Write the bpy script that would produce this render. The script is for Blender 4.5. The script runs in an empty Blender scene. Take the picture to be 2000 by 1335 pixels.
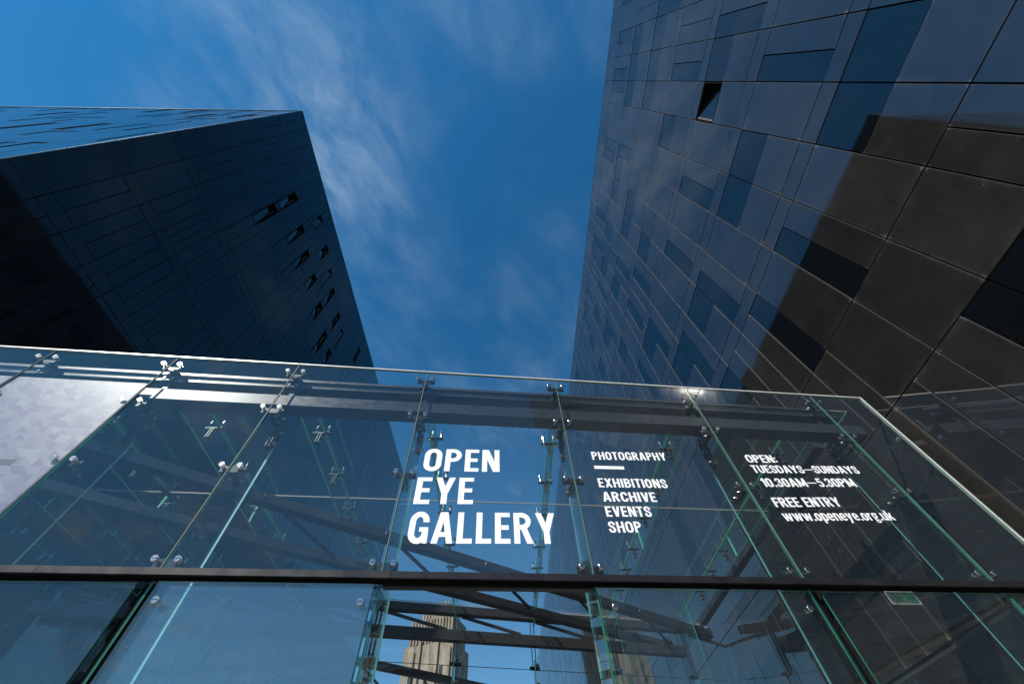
import bpy, math, random
from mathutils import Vector, Matrix

# ------------------------------------------------------------------ camera, light, sky
S = bpy.context.scene
COL = S.collection
EYE = 1.6                                   # camera height above the paving
RT = Vector((0.99923705, -0.01529969, -0.03593375))
DN = Vector((-0.00713537, 0.83307124, -0.55311969))
FW = Vector((0.03839794, 0.55295409, 0.83232648))
FPX = 768.595                               # focal length in 2000-px picture units
cam_d = bpy.data.cameras.new('camera')
cam_d.sensor_width = 36.0
cam_d.lens = FPX / 2000 * 36
cam_d.clip_start = 0.05
cam_d.clip_end = 6000
cam = bpy.data.objects.new('camera', cam_d)
COL.objects.link(cam)
m3 = Matrix((RT, -DN, -FW)).transposed()
cam.matrix_world = Matrix.Translation((0, 0, EYE)) @ m3.to_4x4()
S.camera = cam

SUN = Vector((-0.545, -0.485, 0.684)).normalized()
sun_el = math.asin(SUN.z)
sun_az = math.atan2(SUN.x, SUN.y)
sd = bpy.data.lights.new('sun', 'SUN')
sd.energy = 5.0
sd.angle = math.radians(0.53)
sd.color = (1.0, 0.93, 0.84)
so = bpy.data.objects.new('sun', sd)
COL.objects.link(so)
so.rotation_euler = SUN.to_track_quat('Z', 'Y').to_euler()
so.location = SUN * 60

S.view_settings.view_transform = 'Standard'
S.view_settings.look = 'None'
S.view_settings.gamma = 1
S.view_settings.use_curve_mapping = False
S.view_settings.exposure = 0.35

world = bpy.data.worlds.new('World')
S.world = world
world.use_nodes = True
wn, wl = world.node_tree.nodes, world.node_tree.links
for n in list(wn):
    wn.remove(n)


def N(nodes, typ, **kw):
    n = nodes.new(typ)
    for k, v in kw.items():
        if k.startswith('i_'):
            n.inputs[k[2:].replace('_', ' ')].default_value = v
        else:
            setattr(n, k, v)
    return n


def math_node(nodes, links, op, a, b=None, clamp=False, c=None):
    n = nodes.new('ShaderNodeMath')
    n.operation = op
    n.use_clamp = clamp
    for i, q in enumerate((a, b, c)):
        if q is None:
            continue
        if isinstance(q, (int, float)):
            n.inputs[i].default_value = q
        else:
            links.new(q, n.inputs[i])
    return n.outputs[0]


def build_world():
    out = N(wn, 'ShaderNodeOutputWorld')
    bg = N(wn, 'ShaderNodeBackground')
    bg.inputs['Strength'].default_value = 0.1
    sky = N(wn, 'ShaderNodeTexSky', sky_type='NISHITA')
    sky.sun_disc = False
    sky.sun_elevation = sun_el
    sky.sun_rotation = sun_az
    sky.air_density = 1.0
    sky.dust_density = 0.1
    sky.ozone_density = 3.0
    tint = N(wn, 'ShaderNodeMix', data_type='RGBA', blend_type='MULTIPLY')
    tint.inputs[0].default_value = 1.0
    tint.inputs[7].default_value = (0.12, 0.76, 1.02, 1)      # polarised, deep blue rendering of the whole sky
    wl.new(sky.outputs[0], tint.inputs[6])
    tc = N(wn, 'ShaderNodeTexCoord')
    sep = N(wn, 'ShaderNodeSeparateXYZ')
    wl.new(tc.outputs['Generated'], sep.inputs[0])
    zc = math_node(wn, wl, 'MAXIMUM', sep.outputs[2], 0.06)
    px = math_node(wn, wl, 'DIVIDE', sep.outputs[0], zc)
    py = math_node(wn, wl, 'DIVIDE', sep.outputs[1], zc)
    comb = N(wn, 'ShaderNodeCombineXYZ')
    wl.new(px, comb.inputs[0])
    wl.new(py, comb.inputs[1])
    # fibrous cirrus: noise stretched along the wind
    rot = N(wn, 'ShaderNodeVectorRotate', rotation_type='Z_AXIS')
    rot.inputs['Angle'].default_value = math.radians(-62)
    wl.new(comb.outputs[0], rot.inputs['Vector'])
    mp = N(wn, 'ShaderNodeMapping')
    mp.inputs['Scale'].default_value = (1.0, 1.9, 1)
    wl.new(rot.outputs[0], mp.inputs[0])
    n1 = N(wn, 'ShaderNodeTexNoise')
    n1.inputs['Scale'].default_value = 4.6
    n1.inputs['Detail'].default_value = 10
    n1.inputs['Roughness'].default_value = 0.6
    n1.inputs['Distortion'].default_value = 0.3
    wl.new(mp.outputs[0], n1.inputs['Vector'])
    n2 = N(wn, 'ShaderNodeTexNoise')
    n2.inputs['Scale'].default_value = 1.7
    n2.inputs['Detail'].default_value = 4
    n2.inputs['Roughness'].default_value = 0.5
    wl.new(comb.outputs[0], n2.inputs['Vector'])
    # the main bank of cirrus: a band in the cloud plane, bending away over the gap between the blocks
    # centre line x = -0.40 + 0.42*(y+0.1)
    cx = math_node(wn, wl, 'MULTIPLY_ADD', py, 0.36, c=-0.405)
    dx = math_node(wn, wl, 'SUBTRACT', px, cx)
    wob = math_node(wn, wl, 'MULTIPLY_ADD', n2.outputs[0], 0.24, c=-0.12)
    dx = math_node(wn, wl, 'ADD', dx, wob)
    ax = math_node(wn, wl, 'ABSOLUTE', dx)
    wid = math_node(wn, wl, 'MULTIPLY_ADD', py, -0.26, c=0.27)
    wid = math_node(wn, wl, 'MAXIMUM', wid, 0.08)
    band = math_node(wn, wl, 'DIVIDE', ax, wid)
    band = math_node(wn, wl, 'SUBTRACT', 1.0, band, clamp=True)
    band = math_node(wn, wl, 'SMOOTH_MIN', band, 0.8, c=0.3)
    # fbm thresholds
    fib = N(wn, 'ShaderNodeMapRange', interpolation_type='SMOOTHSTEP')
    fib.inputs['From Min'].default_value = 0.30
    fib.inputs['From Max'].default_value = 0.86
    wl.new(n1.outputs[0], fib.inputs['Value'])
    big = N(wn, 'ShaderNodeMapRange', interpolation_type='SMOOTHSTEP')
    big.inputs['From Min'].default_value = 0.40
    big.inputs['From Max'].default_value = 0.72
    wl.new(n2.outputs[0], big.inputs['Value'])
    fall = math_node(wn, wl, 'MULTIPLY_ADD', py, -1.5, c=1.0)
    fall = math_node(wn, wl, 'MAXIMUM', fall, 0.30)
    fall = math_node(wn, wl, 'MINIMUM', fall, 1.05)
    patch = math_node(wn, wl, 'MULTIPLY_ADD', big.outputs[0], 0.55, c=0.40)
    a = math_node(wn, wl, 'MULTIPLY', band, fall)
    a = math_node(wn, wl, 'MULTIPLY', a, patch)
    b = math_node(wn, wl, 'MULTIPLY', big.outputs[0], 0.30)
    dens = math_node(wn, wl, 'ADD', a, b)
    fibp = math_node(wn, wl, 'ADD', fib.outputs[0], 0.06)
    mask = math_node(wn, wl, 'MULTIPLY', dens, fibp)
    mask = math_node(wn, wl, 'ADD', mask, 0.012)
    # fade where the cloud plane runs out to the horizon
    hz = N(wn, 'ShaderNodeMapRange')
    hz.inputs['From Min'].default_value = 0.05
    hz.inputs['From Max'].default_value = 0.3
    wl.new(sep.outputs[2], hz.inputs['Value'])
    mask = math_node(wn, wl, 'MULTIPLY', mask, hz.outputs[0], clamp=True)
    # pale air towards the horizon, all the way round
    low = math_node(wn, wl, 'MAXIMUM', sep.outputs[2], 0.0)
    low = math_node(wn, wl, 'SUBTRACT', 1.0, low, clamp=True)
    low = math_node(wn, wl, 'POWER', low, 2.3)
    low = math_node(wn, wl, 'MULTIPLY', low, 0.55)
    mask = math_node(wn, wl, 'MAXIMUM', mask, low)
    mix = N(wn, 'ShaderNodeMix', data_type='RGBA')
    mix.inputs[7].default_value = (3.4, 4.6, 5.8, 1)
    wl.new(mask, mix.inputs[0])
    wl.new(tint.outputs[2], mix.inputs[6])
    wl.new(mix.outputs[2], bg.inputs['Color'])
    wl.new(bg.outputs[0], out.inputs[0])


build_world()


# ------------------------------------------------------------------ materials
def mat(name):
    m = bpy.data.materials.new(name)
    m.use_nodes = True
    nt = m.node_tree
    for n in list(nt.nodes):
        nt.nodes.remove(n)
    out = nt.nodes.new('ShaderNodeOutputMaterial')
    return m, nt.nodes, nt.links, out


def principled(name, col, rough=0.5, metal=0.0, ior=1.5, var=0.0, vscale=3.0, rvar=0.0, stretch=None, coat=0.0,
               bump=0.0, bscale=200.0):
    m, n, l, out = mat(name)
    p = n.new('ShaderNodeBsdfPrincipled')
    p.inputs['Base Color'].default_value = (*col, 1)
    p.inputs['Roughness'].default_value = rough
    p.inputs['Metallic'].default_value = metal
    p.inputs['IOR'].default_value = ior
    p.inputs['Coat Weight'].default_value = coat
    l.new(p.outputs[0], out.inputs[0])
    if var or rvar or bump:
        geo = n.new('ShaderNodeNewGeometry')
        mp = n.new('ShaderNodeMapping')
        if stretch:
            mp.inputs['Scale'].default_value = stretch
        l.new(geo.outputs['Position'], mp.inputs[0])
        t = n.new('ShaderNodeTexNoise')
        t.inputs['Scale'].default_value = vscale
        t.inputs['Detail'].default_value = 6
        t.inputs['Roughness'].default_value = 0.65
        l.new(mp.outputs[0], t.inputs['Vector'])
        if var:
            mr = n.new('ShaderNodeMapRange')
            mr.inputs['From Min'].default_value = 0.3
            mr.inputs['From Max'].default_value = 0.7
            mr.inputs['To Min'].default_value = 1 - var
            mr.inputs['To Max'].default_value = 1 + var
            l.new(t.outputs[0], mr.inputs['Value'])
            mx = n.new('ShaderNodeVectorMath')
            mx.operation = 'SCALE'
            mx.inputs[0].default_value = col
            l.new(mr.outputs[0], mx.inputs['Scale'])
            l.new(mx.outputs[0], p.inputs['Base Color'])
        if rvar:
            mr = n.new('ShaderNodeMapRange')
            mr.inputs['From Min'].default_value = 0.3
            mr.inputs['From Max'].default_value = 0.7
            mr.inputs['To Min'].default_value = max(0.01, rough - rvar)
            mr.inputs['To Max'].default_value = rough + rvar
            l.new(t.outputs[0], mr.inputs['Value'])
            l.new(mr.outputs[0], p.inputs['Roughness'])
        if bump:
            t2 = n.new('ShaderNodeTexNoise')
            t2.inputs['Scale'].default_value = bscale
            t2.inputs['Detail'].default_value = 3
            l.new(geo.outputs['Position'], t2.inputs['Vector'])
            bp = n.new('ShaderNodeBump')
            bp.inputs['Strength'].default_value = bump
            bp.inputs['Distance'].default_value = 0.01
            l.new(t2.outputs[0], bp.inputs['Height'])
            l.new(bp.outputs[0], p.inputs['Normal'])
    return m


def clad_material(name, base, rough, spec_ior, dust, glint_dust=0.0):
    """dark polished cladding: soft mottling, wipe marks and fine dust, a little roller-wave in the sheet"""
    m, n, l, out = mat(name)
    p = n.new('ShaderNodeBsdfPrincipled')
    p.inputs['IOR'].default_value = spec_ior
    geo = n.new('ShaderNodeNewGeometry')
    info = n.new('ShaderNodeObjectInfo')
    t = N(n, 'ShaderNodeTexNoise', i_Scale=1.6, i_Detail=8.0, i_Roughness=0.6)
    l.new(geo.outputs['Position'], t.inputs['Vector'])
    mp = n.new('ShaderNodeMapping')
    mp.inputs['Scale'].default_value = (1, 0.8, 22)
    mp.inputs['Rotation'].default_value = (0.16, 0, 0)
    l.new(geo.outputs['Position'], mp.inputs[0])
    st = N(n, 'ShaderNodeTexNoise', i_Scale=2.2, i_Detail=5.0, i_Roughness=0.7)
    l.new(mp.outputs[0], st.inputs['Vector'])
    stm = N(n, 'ShaderNodeMapRange', interpolation_type='SMOOTHSTEP')
    stm.inputs['From Min'].default_value = 0.55
    stm.inputs['From Max'].default_value = 0.85
    l.new(st.outputs[0], stm.inputs['Value'])
    tm = N(n, 'ShaderNodeMapRange')
    tm.inputs['From Min'].default_value = 0.35
    tm.inputs['From Max'].default_value = 0.7
    l.new(t.outputs[0], tm.inputs['Value'])
    mask = math_node(n, l, 'MULTIPLY', stm.outputs[0], tm.outputs[0])
    # speckles of dust / droppings
    sp = N(n, 'ShaderNodeTexVoronoi', i_Scale=4.5)
    l.new(geo.outputs['Position'], sp.inputs['Vector'])
    spm = math_node(n, l, 'LESS_THAN', sp.outputs['Distance'], 0.035)
    spc = math_node(n, l, 'GREATER_THAN', t.outputs[0], 0.56)
    spm = math_node(n, l, 'MULTIPLY', spm, spc)
    tot = math_node(n, l, 'MULTIPLY_ADD', mask, dust, c=0.0)
    tot = math_node(n, l, 'MULTIPLY_ADD', tm.outputs[0], dust * 0.18, c=tot)
    tot = math_node(n, l, 'MULTIPLY_ADD', spm, 0.22, c=tot)
    if glint_dust:
        # sun scatter on cleaning scratches painted as pale fibres, with dust along panel rims
        tc = n.new('ShaderNodeTexCoord')
        sg = n.new('ShaderNodeSeparateXYZ')
        l.new(tc.outputs['Generated'], sg.inputs[0])
        ds = []
        for ch, k in ((0, 14.0), (2, 14.0)):
            d1 = math_node(n, l, 'SUBTRACT', sg.outputs[ch], 0.5)
            d1 = math_node(n, l, 'ABSOLUTE', d1)
            d1 = math_node(n, l, 'SUBTRACT', d1, 0.5 - 1.0 / k)
            d1 = math_node(n, l, 'MULTIPLY', d1, k, clamp=True)
            ds.append(math_node(n, l, 'POWER', d1, 2.0))
        em = math_node(n, l, 'MULTIPLY', ds[0], ds[1])
        em = math_node(n, l, 'MULTIPLY', em, 3.2)
        em2 = math_node(n, l, 'MULTIPLY', math_node(n, l, 'ADD', ds[0], ds[1]), 0.22)
        em = math_node(n, l, 'ADD', em, em2)
        fb = N(n, 'ShaderNodeTexNoise', i_Scale=3.0, i_Detail=3.0)
        mp2 = n.new('ShaderNodeMapping')
        mp2.inputs['Scale'].default_value = (1, 1.2, 26)
        mp2.inputs['Rotation'].default_value = (0.5, 0, 0)
        l.new(geo.outputs['Position'], mp2.inputs[0])
        l.new(mp2.outputs[0], fb.inputs['Vector'])
        fm = N(n, 'ShaderNodeMapRange')
        fm.inputs['From Min'].default_value = 0.45
        fm.inputs['From Max'].default_value = 0.75
        l.new(fb.outputs[0], fm.inputs['Value'])
        em = math_node(n, l, 'MULTIPLY', em, fm.outputs[0])
        em = math_node(n, l, 'MULTIPLY', em, math_node(n, l, 'MULTIPLY_ADD', tm.outputs[0], 0.8, c=0.25))
        tot = math_node(n, l, 'MULTIPLY_ADD', em, glint_dust, c=tot, clamp=True)
    mx = N(n, 'ShaderNodeMix', data_type='RGBA')
    mx.inputs[6].default_value = (*base, 1)
    mx.inputs[7].default_value = (0.42, 0.40, 0.37, 1)
    l.new(tot, mx.inputs[0])
    rv = math_node(n, l, 'MULTIPLY_ADD', info.outputs['Random'], 0.5, c=0.75)
    sc = n.new('ShaderNodeVectorMath')
    sc.operation = 'SCALE'
    l.new(mx.outputs[2], sc.inputs[0])
    l.new(rv, sc.inputs['Scale'])
    l.new(sc.outputs[0], p.inputs['Base Color'])
    rg = math_node(n, l, 'MULTIPLY_ADD', mask, 0.12, c=rough)
    rg = math_node(n, l, 'MULTIPLY_ADD', tm.outputs[0], rough * 0.5, c=rg)
    l.new(rg, p.inputs['Roughness'])
    wv = N(n, 'ShaderNodeTexNoise', i_Scale=0.8, i_Detail=1.0)
    l.new(geo.outputs['Position'], wv.inputs['Vector'])
    bp = n.new('ShaderNodeBump')
    bp.inputs['Strength'].default_value = 0.25
    bp.inputs['Distance'].default_value = 0.012
    l.new(wv.outputs[0], bp.inputs['Height'])
    l.new(bp.outputs[0], p.inputs['Normal'])
    l.new(p.outputs[0], out.inputs[0])
    return m


def glass_material(name, f0, tint, dust):
    """thin architectural sheet: see-through with a Fresnel mirror and a film of dust and wipe streaks"""
    m, n, l, out = mat(name)
    geo = n.new('ShaderNodeNewGeometry')
    dot = n.new('ShaderNodeVectorMath')
    dot.operation = 'DOT_PRODUCT'
    l.new(geo.outputs['Incoming'], dot.inputs[0])
    l.new(geo.outputs['True Normal'], dot.inputs[1])
    a = math_node(n, l, 'ABSOLUTE', dot.outputs['Value'])
    a = math_node(n, l, 'SUBTRACT', 1.0, a, clamp=True)
    a = math_node(n, l, 'POWER', a, 5.0)
    a = math_node(n, l, 'MULTIPLY_ADD', a, 1 - f0, c=f0, clamp=True)
    tr = n.new('ShaderNodeBsdfTransparent')
    tr.inputs[0].default_value = (*tint, 1)
    gl = n.new('ShaderNodeBsdfGlossy')
    gl.inputs['Roughness'].default_value = 0.0
    rw_ = N(n, 'ShaderNodeTexNoise', i_Scale=0.9, i_Detail=1.0)
    l.new(geo.outputs['Position'], rw_.inputs['Vector'])
    bpn = n.new('ShaderNodeBump')
    bpn.inputs['Strength'].default_value = 0.25
    bpn.inputs['Distance'].default_value = 0.02
    l.new(rw_.outputs[0], bpn.inputs['Height'])
    l.new(bpn.outputs[0], gl.inputs['Normal'])
    mx = n.new('ShaderNodeMixShader')
    l.new(a, mx.inputs[0])
    l.new(tr.outputs[0], mx.inputs[1])
    l.new(gl.outputs[0], mx.inputs[2])
    # dust film
    mp = n.new('ShaderNodeMapping')
    mp.inputs['Rotation'].default_value = (0, 0.45, 0)
    mp.inputs['Scale'].default_value = (22, 4, 1.3)
    l.new(geo.outputs['Position'], mp.inputs[0])
    t = N(n, 'ShaderNodeTexNoise', i_Scale=2.4, i_Detail=7.0, i_Roughness=0.7)
    l.new(mp.outputs[0], t.inputs['Vector'])
    t2 = N(n, 'ShaderNodeTexNoise', i_Scale=1.1, i_Detail=5.0, i_Roughness=0.55)
    l.new(geo.outputs['Position'], t2.inputs['Vector'])
    r1 = N(n, 'ShaderNodeMapRange', interpolation_type='SMOOTHSTEP')
    r1.inputs['From Min'].default_value = 0.45
    r1.inputs['From Max'].default_value = 0.8
    l.new(t.outputs[0], r1.inputs['Value'])
    r2 = N(n, 'ShaderNodeMapRange')
    r2.inputs['From Min'].default_value = 0.3
    r2.inputs['From Max'].default_value = 0.75
    l.new(t2.outputs[0], r2.inputs['Value'])
    vo = N(n, 'ShaderNodeTexVoronoi', i_Scale=14.0)
    l.new(geo.outputs['Position'], vo.inputs['Vector'])
    vm = math_node(n, l, 'LESS_THAN', vo.outputs['Distance'], 0.055)
    gate = math_node(n, l, 'GREATER_THAN', t2.outputs[0], 0.55)
    vm = math_node(n, l, 'MULTIPLY', vm, gate)
    d = math_node(n, l, 'MULTIPLY', r1.outputs[0], r2.outputs[0])
    d = math_node(n, l, 'MULTIPLY_ADD', d, dust * 1.2, c=dust * 0.35)
    d = math_node(n, l, 'MULTIPLY_ADD', vm, 0.25, c=d, clamp=True)
    df = n.new('ShaderNodeBsdfDiffuse')
    df.inputs[0].default_value = (0.55, 0.6, 0.62, 1)
    mx2 = n.new('ShaderNodeMixShader')
    l.new(d, mx2.inputs[0])
    l.new(mx.outputs[0], mx2.inputs[1])
    l.new(df.outputs[0], mx2.inputs[2])
    l.new(mx2.outputs[0], out.inputs[0])
    return m


M_PANEL = clad_material('polished_dark_cladding', (0.0118, 0.0112, 0.0102), 0.03, 2.1, 0.09, glint_dust=0.55)
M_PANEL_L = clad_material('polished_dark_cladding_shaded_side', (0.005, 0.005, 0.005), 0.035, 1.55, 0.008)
M_WIN = principled('dark_window_glass', (0.003, 0.004, 0.005), 0.02, ior=1.85, rvar=0.01, vscale=1.0)
M_WIN_L = principled('tinted_window_glass', (0.002, 0.003, 0.006), 0.02, ior=1.58, rvar=0.01, vscale=1.0)
M_EDGE = principled('panel_edge_metal', (0.036, 0.034, 0.032), 0.5, metal=0.2)
M_BLACK = principled('black_cavity', (0.006, 0.006, 0.006), 0.9, ior=1.08)
M_REVEAL = principled('window_reveal', (0.20, 0.17, 0.14), 0.7)
M_SASHFACE = principled('sash_frame_metal', (0.018, 0.018, 0.02), 0.4, metal=0.4)
M_GLASS = glass_material('clear_glass', 0.065, (0.972, 0.99, 0.985), 0.016)
M_FIN = glass_material('fin_glass', 0.05, (0.90, 0.965, 0.955), 0.012)
M_ROOF = glass_material('roof_glass', 0.045, (0.975, 0.99, 0.985), 0.012)
M_DOOR = glass_material('coated_door_glass', 0.13, (0.93, 0.98, 0.98), 0.045)
M_GEDGE = principled('green_glass_edge', (0.028, 0.135, 0.10), 0.12, ior=1.5, var=0.35, vscale=2.0)
M_GEDGE2 = principled('lit_glass_edge', (0.50, 0.84, 0.90), 0.25, ior=1.5, var=0.25, vscale=1.5)  # light carried through the left fins, put into a paler edge colour
M_GEDGE3 = principled('green_fin_underside', (0.12, 0.50, 0.32), 0.3, var=0.3, vscale=2.0)
M_GEDGE4 = principled('dim_glass_edge', (0.14, 0.38, 0.40), 0.25, var=0.25, vscale=1.5)  # dimmer copy of the fin edge, painted as less lit
M_STEEL = principled('grey_painted_steel', (0.048, 0.050, 0.056), 0.34, metal=0.35, var=0.3, vscale=4.0, rvar=0.08,
                     stretch=(2, 8, 8), bump=0.05, bscale=160)
M_RAIL = principled('dark_bronze_rail', (0.017, 0.016, 0.018), 0.42, metal=0.3, var=0.25, vscale=6.0, rvar=0.08)
M_PLATE = principled('black_bracket_steel', (0.025, 0.026, 0.03), 0.36, metal=0.3, var=0.3, vscale=12)
M_CHROME = principled('brushed_stainless', (0.52, 0.51, 0.50), 0.22, metal=1.0, rvar=0.08, vscale=60)
M_TRIM = principled('pale_seal_trim', (0.62, 0.62, 0.60), 0.35, metal=0.3, var=0.15, vscale=9)
M_SEAL = principled('grey_sealant', (0.22, 0.215, 0.19), 0.6)
M_WHITE = principled('white_vinyl', (0.90, 0.90, 0.92), 0.45, var=0.03, vscale=8)
M_DARKVINYL = principled('dark_grey_vinyl', (0.04, 0.035, 0.05), 0.5)
M_CAP = principled('roof_edge_metal', (0.05, 0.12, 0.13), 0.3, metal=0.5)


def obj_color_floor():
    m, n, l, out = mat('stone_paving')
    p = n.new('ShaderNodeBsdfPrincipled')
    geo = n.new('ShaderNodeNewGeometry')
    br = N(n, 'ShaderNodeTexBrick', i_Scale=1.2)
    br.inputs['Color1'].default_value = (0.30, 0.28, 0.25, 1)
    br.inputs['Color2'].default_value = (0.24, 0.23, 0.21, 1)
    br.inputs['Mortar'].default_value = (0.09, 0.09, 0.085, 1)
    br.inputs['Mortar Size'].default_value = 0.012
    l.new(geo.outputs['Position'], br.inputs['Vector'])
    l.new(br.outputs[0], p.inputs['Base Color'])
    p.inputs['Roughness'].default_value = 0.7
    l.new(p.outputs[0], out.inputs[0])
    return m


def stone_material():
    m, n, l, out = mat('weathered_portland_stone')
    p = n.new('ShaderNodeBsdfPrincipled')
    geo = n.new('ShaderNodeNewGeometry')
    t = N(n, 'ShaderNodeTexNoise', i_Scale=0.35, i_Detail=8.0, i_Roughness=0.65)
    mp = n.new('ShaderNodeMapping')
    mp.inputs['Scale'].default_value = (2.5, 2.5, 0.5)
    l.new(geo.outputs['Position'], mp.inputs[0])
    l.new(mp.outputs[0], t.inputs['Vector'])
    cr = N(n, 'ShaderNodeValToRGB')
    cr.color_ramp.elements[0].position = 0.35
    cr.color_ramp.elements[0].color = (0.10, 0.085, 0.065, 1)
    cr.color_ramp.elements[1].position = 0.62
    cr.color_ramp.elements[1].color = (0.30, 0.255, 0.185, 1)
    l.new(t.outputs[0], cr.inputs[0])
    l.new(cr.outputs[0], p.inputs['Base Color'])
    p.inputs['Roughness'].default_value = 0.85
    l.new(p.outputs[0], out.inputs[0])
    return m


def poster_material():
    """flat print: rows of parallelogram cells, each split into two triangles in close lilac and grey tints"""
    m, n, l, out = mat('printed_lilac_triangles')
    p = n.new('ShaderNodeBsdfPrincipled')
    geo = n.new('ShaderNodeNewGeometry')
    sep = n.new('ShaderNodeSeparateXYZ')
    l.new(geo.outputs['Position'], sep.inputs[0])
    v = math_node(n, l, 'MULTIPLY', sep.outputs[2], 10.0)
    u0 = math_node(n, l, 'MULTIPLY', sep.outputs[0], 8.0)
    fv = math_node(n, l, 'FRACT', v)
    iv = math_node(n, l, 'FLOOR', v)
    u = math_node(n, l, 'ADD', u0, math_node(n, l, 'MULTIPLY', iv, 0.5))
    fu = math_node(n, l, 'FRACT', u)
    iu = math_node(n, l, 'FLOOR', u)
    par = math_node(n, l, 'MODULO', math_node(n, l, 'ABSOLUTE', math_node(n, l, 'ADD', iu, iv)), 2.0)
    fu2 = math_node(n, l, 'SUBTRACT', 1.0, fu)
    s = math_node(n, l, 'ADD', fu, fv)
    tri = math_node(n, l, 'GREATER_THAN', s, 1.0)
    cb = n.new('ShaderNodeCombineXYZ')
    l.new(iu, cb.inputs[0])
    l.new(iv, cb.inputs[1])
    l.new(tri, cb.inputs[2])
    w = n.new('ShaderNodeTexWhiteNoise')
    w.noise_dimensions = '3D'
    l.new(cb.outputs[0], w.inputs['Vector'])
    cr = N(n, 'ShaderNodeValToRGB')
    cr.color_ramp.interpolation = 'CONSTANT'
    e = cr.color_ramp.elements
    e[0].position = 0.0
    e[0].color = (0.215, 0.175, 0.265, 1)
    e[1].position = 0.34
    e[1].color = (0.285, 0.255, 0.32, 1)
    e2 = e.new(0.72)
    e2.color = (0.25, 0.215, 0.295, 1)
    e3 = e.new(0.86)
    e3.color = (0.335, 0.315, 0.36, 1)
    l.new(w.outputs[0], cr.inputs[0])
    l.new(cr.outputs[0], p.inputs['Base Color'])
    p.inputs['Roughness'].default_value = 0.4
    l.new(p.outputs[0], out.inputs[0])
    return m


M_GROUND = obj_color_floor()
M_STONE = stone_material()
M_POSTER = poster_material()
M_STONEDARK = principled('dark_window_slot', (0.02, 0.02, 0.02), 0.3)
M_EXIT = principled('exit_green', (0.015, 0.15, 0.055), 0.4)
M_EXITP = principled('exit_plate', (0.10, 0.14, 0.11), 0.3)


# ------------------------------------------------------------------ mesh helpers
class MB:
    def __init__(self):
        self.v, self.f, self.m = [], [], []

    def hexa(self, c, mi=0, sides=None, skip=()):
        """c: 8 corners, bottom ring 0-3 ccw from above, top ring 4-7. sides: material for the faces
        order of faces: bottom, top, side01, side12, side23, side30"""
        b = len(self.v)
        self.v += [tuple(q) for q in c]
        fs = [(3, 2, 1, 0), (4, 5, 6, 7), (0, 1, 5, 4), (1, 2, 6, 5), (2, 3, 7, 6), (3, 0, 4, 7)]
        for i, f in enumerate(fs):
            if i in skip:
                continue
            self.f.append(tuple(b + k for k in f))
            self.m.append(sides[i] if sides else mi)

    def box(self, x0, x1, y0, y1, z0, z1, mi=0, sides=None, T=None):
        c = [(x0, y0, z0), (x1, y0, z0), (x1, y1, z0), (x0, y1, z0), (x0, y0, z1), (x1, y0, z1), (x1, y1, z1), (x0, y1, z1)]
        if T:
            c = [T(*q) for q in c]
        self.hexa(c, mi, sides)

    def cyl(self, p0, p1, r0, r1=None, n=14, mi=0):
        r1 = r0 if r1 is None else r1
        p0, p1 = Vector(p0), Vector(p1)
        d = (p1 - p0).normalized()
        a = d.orthogonal().normalized()
        b = d.cross(a)
        s = len(self.v)
        for p, r in ((p0, r0), (p1, r1)):
            for k in range(n):
                t = 2 * math.pi * k / n
                self.v.append(tuple(p + (a * math.cos(t) + b * math.sin(t)) * r))
        for k in range(n):
            j = (k + 1) % n
            self.f.append((s + k, s + j, s + n + j, s + n + k))
            self.m.append(mi)
        self.f.append(tuple(s + k for k in range(n))[::-1])
        self.f.append(tuple(s + n + k for k in range(n)))
        self.m += [mi, mi]

    def bar(self, p0, p1, w, h, mi=0):
        """rectangular hollow section between two points, p at its axis; w horizontal, h vertical"""
        p0, p1 = Vector(p0), Vector(p1)
        d = (p1 - p0).normalized()
        s = d.cross(Vector((0, 0, 1))).normalized() * (w / 2)
        u = s.cross(d).normalized() * (h / 2)
        c = [p0 - s - u, p0 + s - u, p1 + s - u, p1 - s - u, p0 - s + u, p0 + s + u, p1 + s + u, p1 - s + u]
        self.hexa(c, mi)

    def mesh(self, name, mats, bevel=0.0):
        me = bpy.data.meshes.new(name)
        me.from_pydata(self.v, [], self.f)
        for mm in mats:
            me.materials.append(mm)
        me.polygons.foreach_set('material_index', self.m)
        me.update()
        return me

    def build(self, name, mats, parent=None, label=None, kind=None):
        me = self.mesh(name, mats if isinstance(mats, (list, tuple)) else [mats])
        return place(name, me, parent, label=label, kind=kind)


def place(name, me, parent=None, loc=(0, 0, 0), rot=None, label=None, kind=None, mtx=None):
    o = bpy.data.objects.new(name, me)
    COL.objects.link(o)
    o.parent = parent
    if mtx is not None:
        o.matrix_basis = mtx
    else:
        o.location = loc
        if rot is not None:
            o.rotation_euler = rot
    if label:
        o['label'] = label
    if kind:
        o['kind'] = kind
    return o


def thing(name, label, cat, loc=(0, 0, 0), group=None):
    o = bpy.data.objects.new(name, None)
    COL.objects.link(o)
    o.empty_display_size = 0.3
    o.location = loc
    o['label'] = label
    o['category'] = cat
    if group:
        o['group'] = group
    return o


def project(p):
    """picture position (2000 px wide) of a point given relative to the eye"""
    x, y, z = p.dot(RT), p.dot(DN), p.dot(FW)
    if z < 0.1:
        return None
    return 1000 + FPX * x / z, 667.5 + FPX * y / z


# All geometry below is written relative to the eye; everything is lifted by EYE at the end.

# ------------------------------------------------------------------ ground
g = MB()
g.box(-1500, 1500, -1500, 1500, -EYE - 0.5, -EYE)
go = g.build('ground', M_GROUND, kind='structure')

# ------------------------------------------------------------------ dark clad buildings
GAP = 0.011
panel_cache = {}


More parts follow.
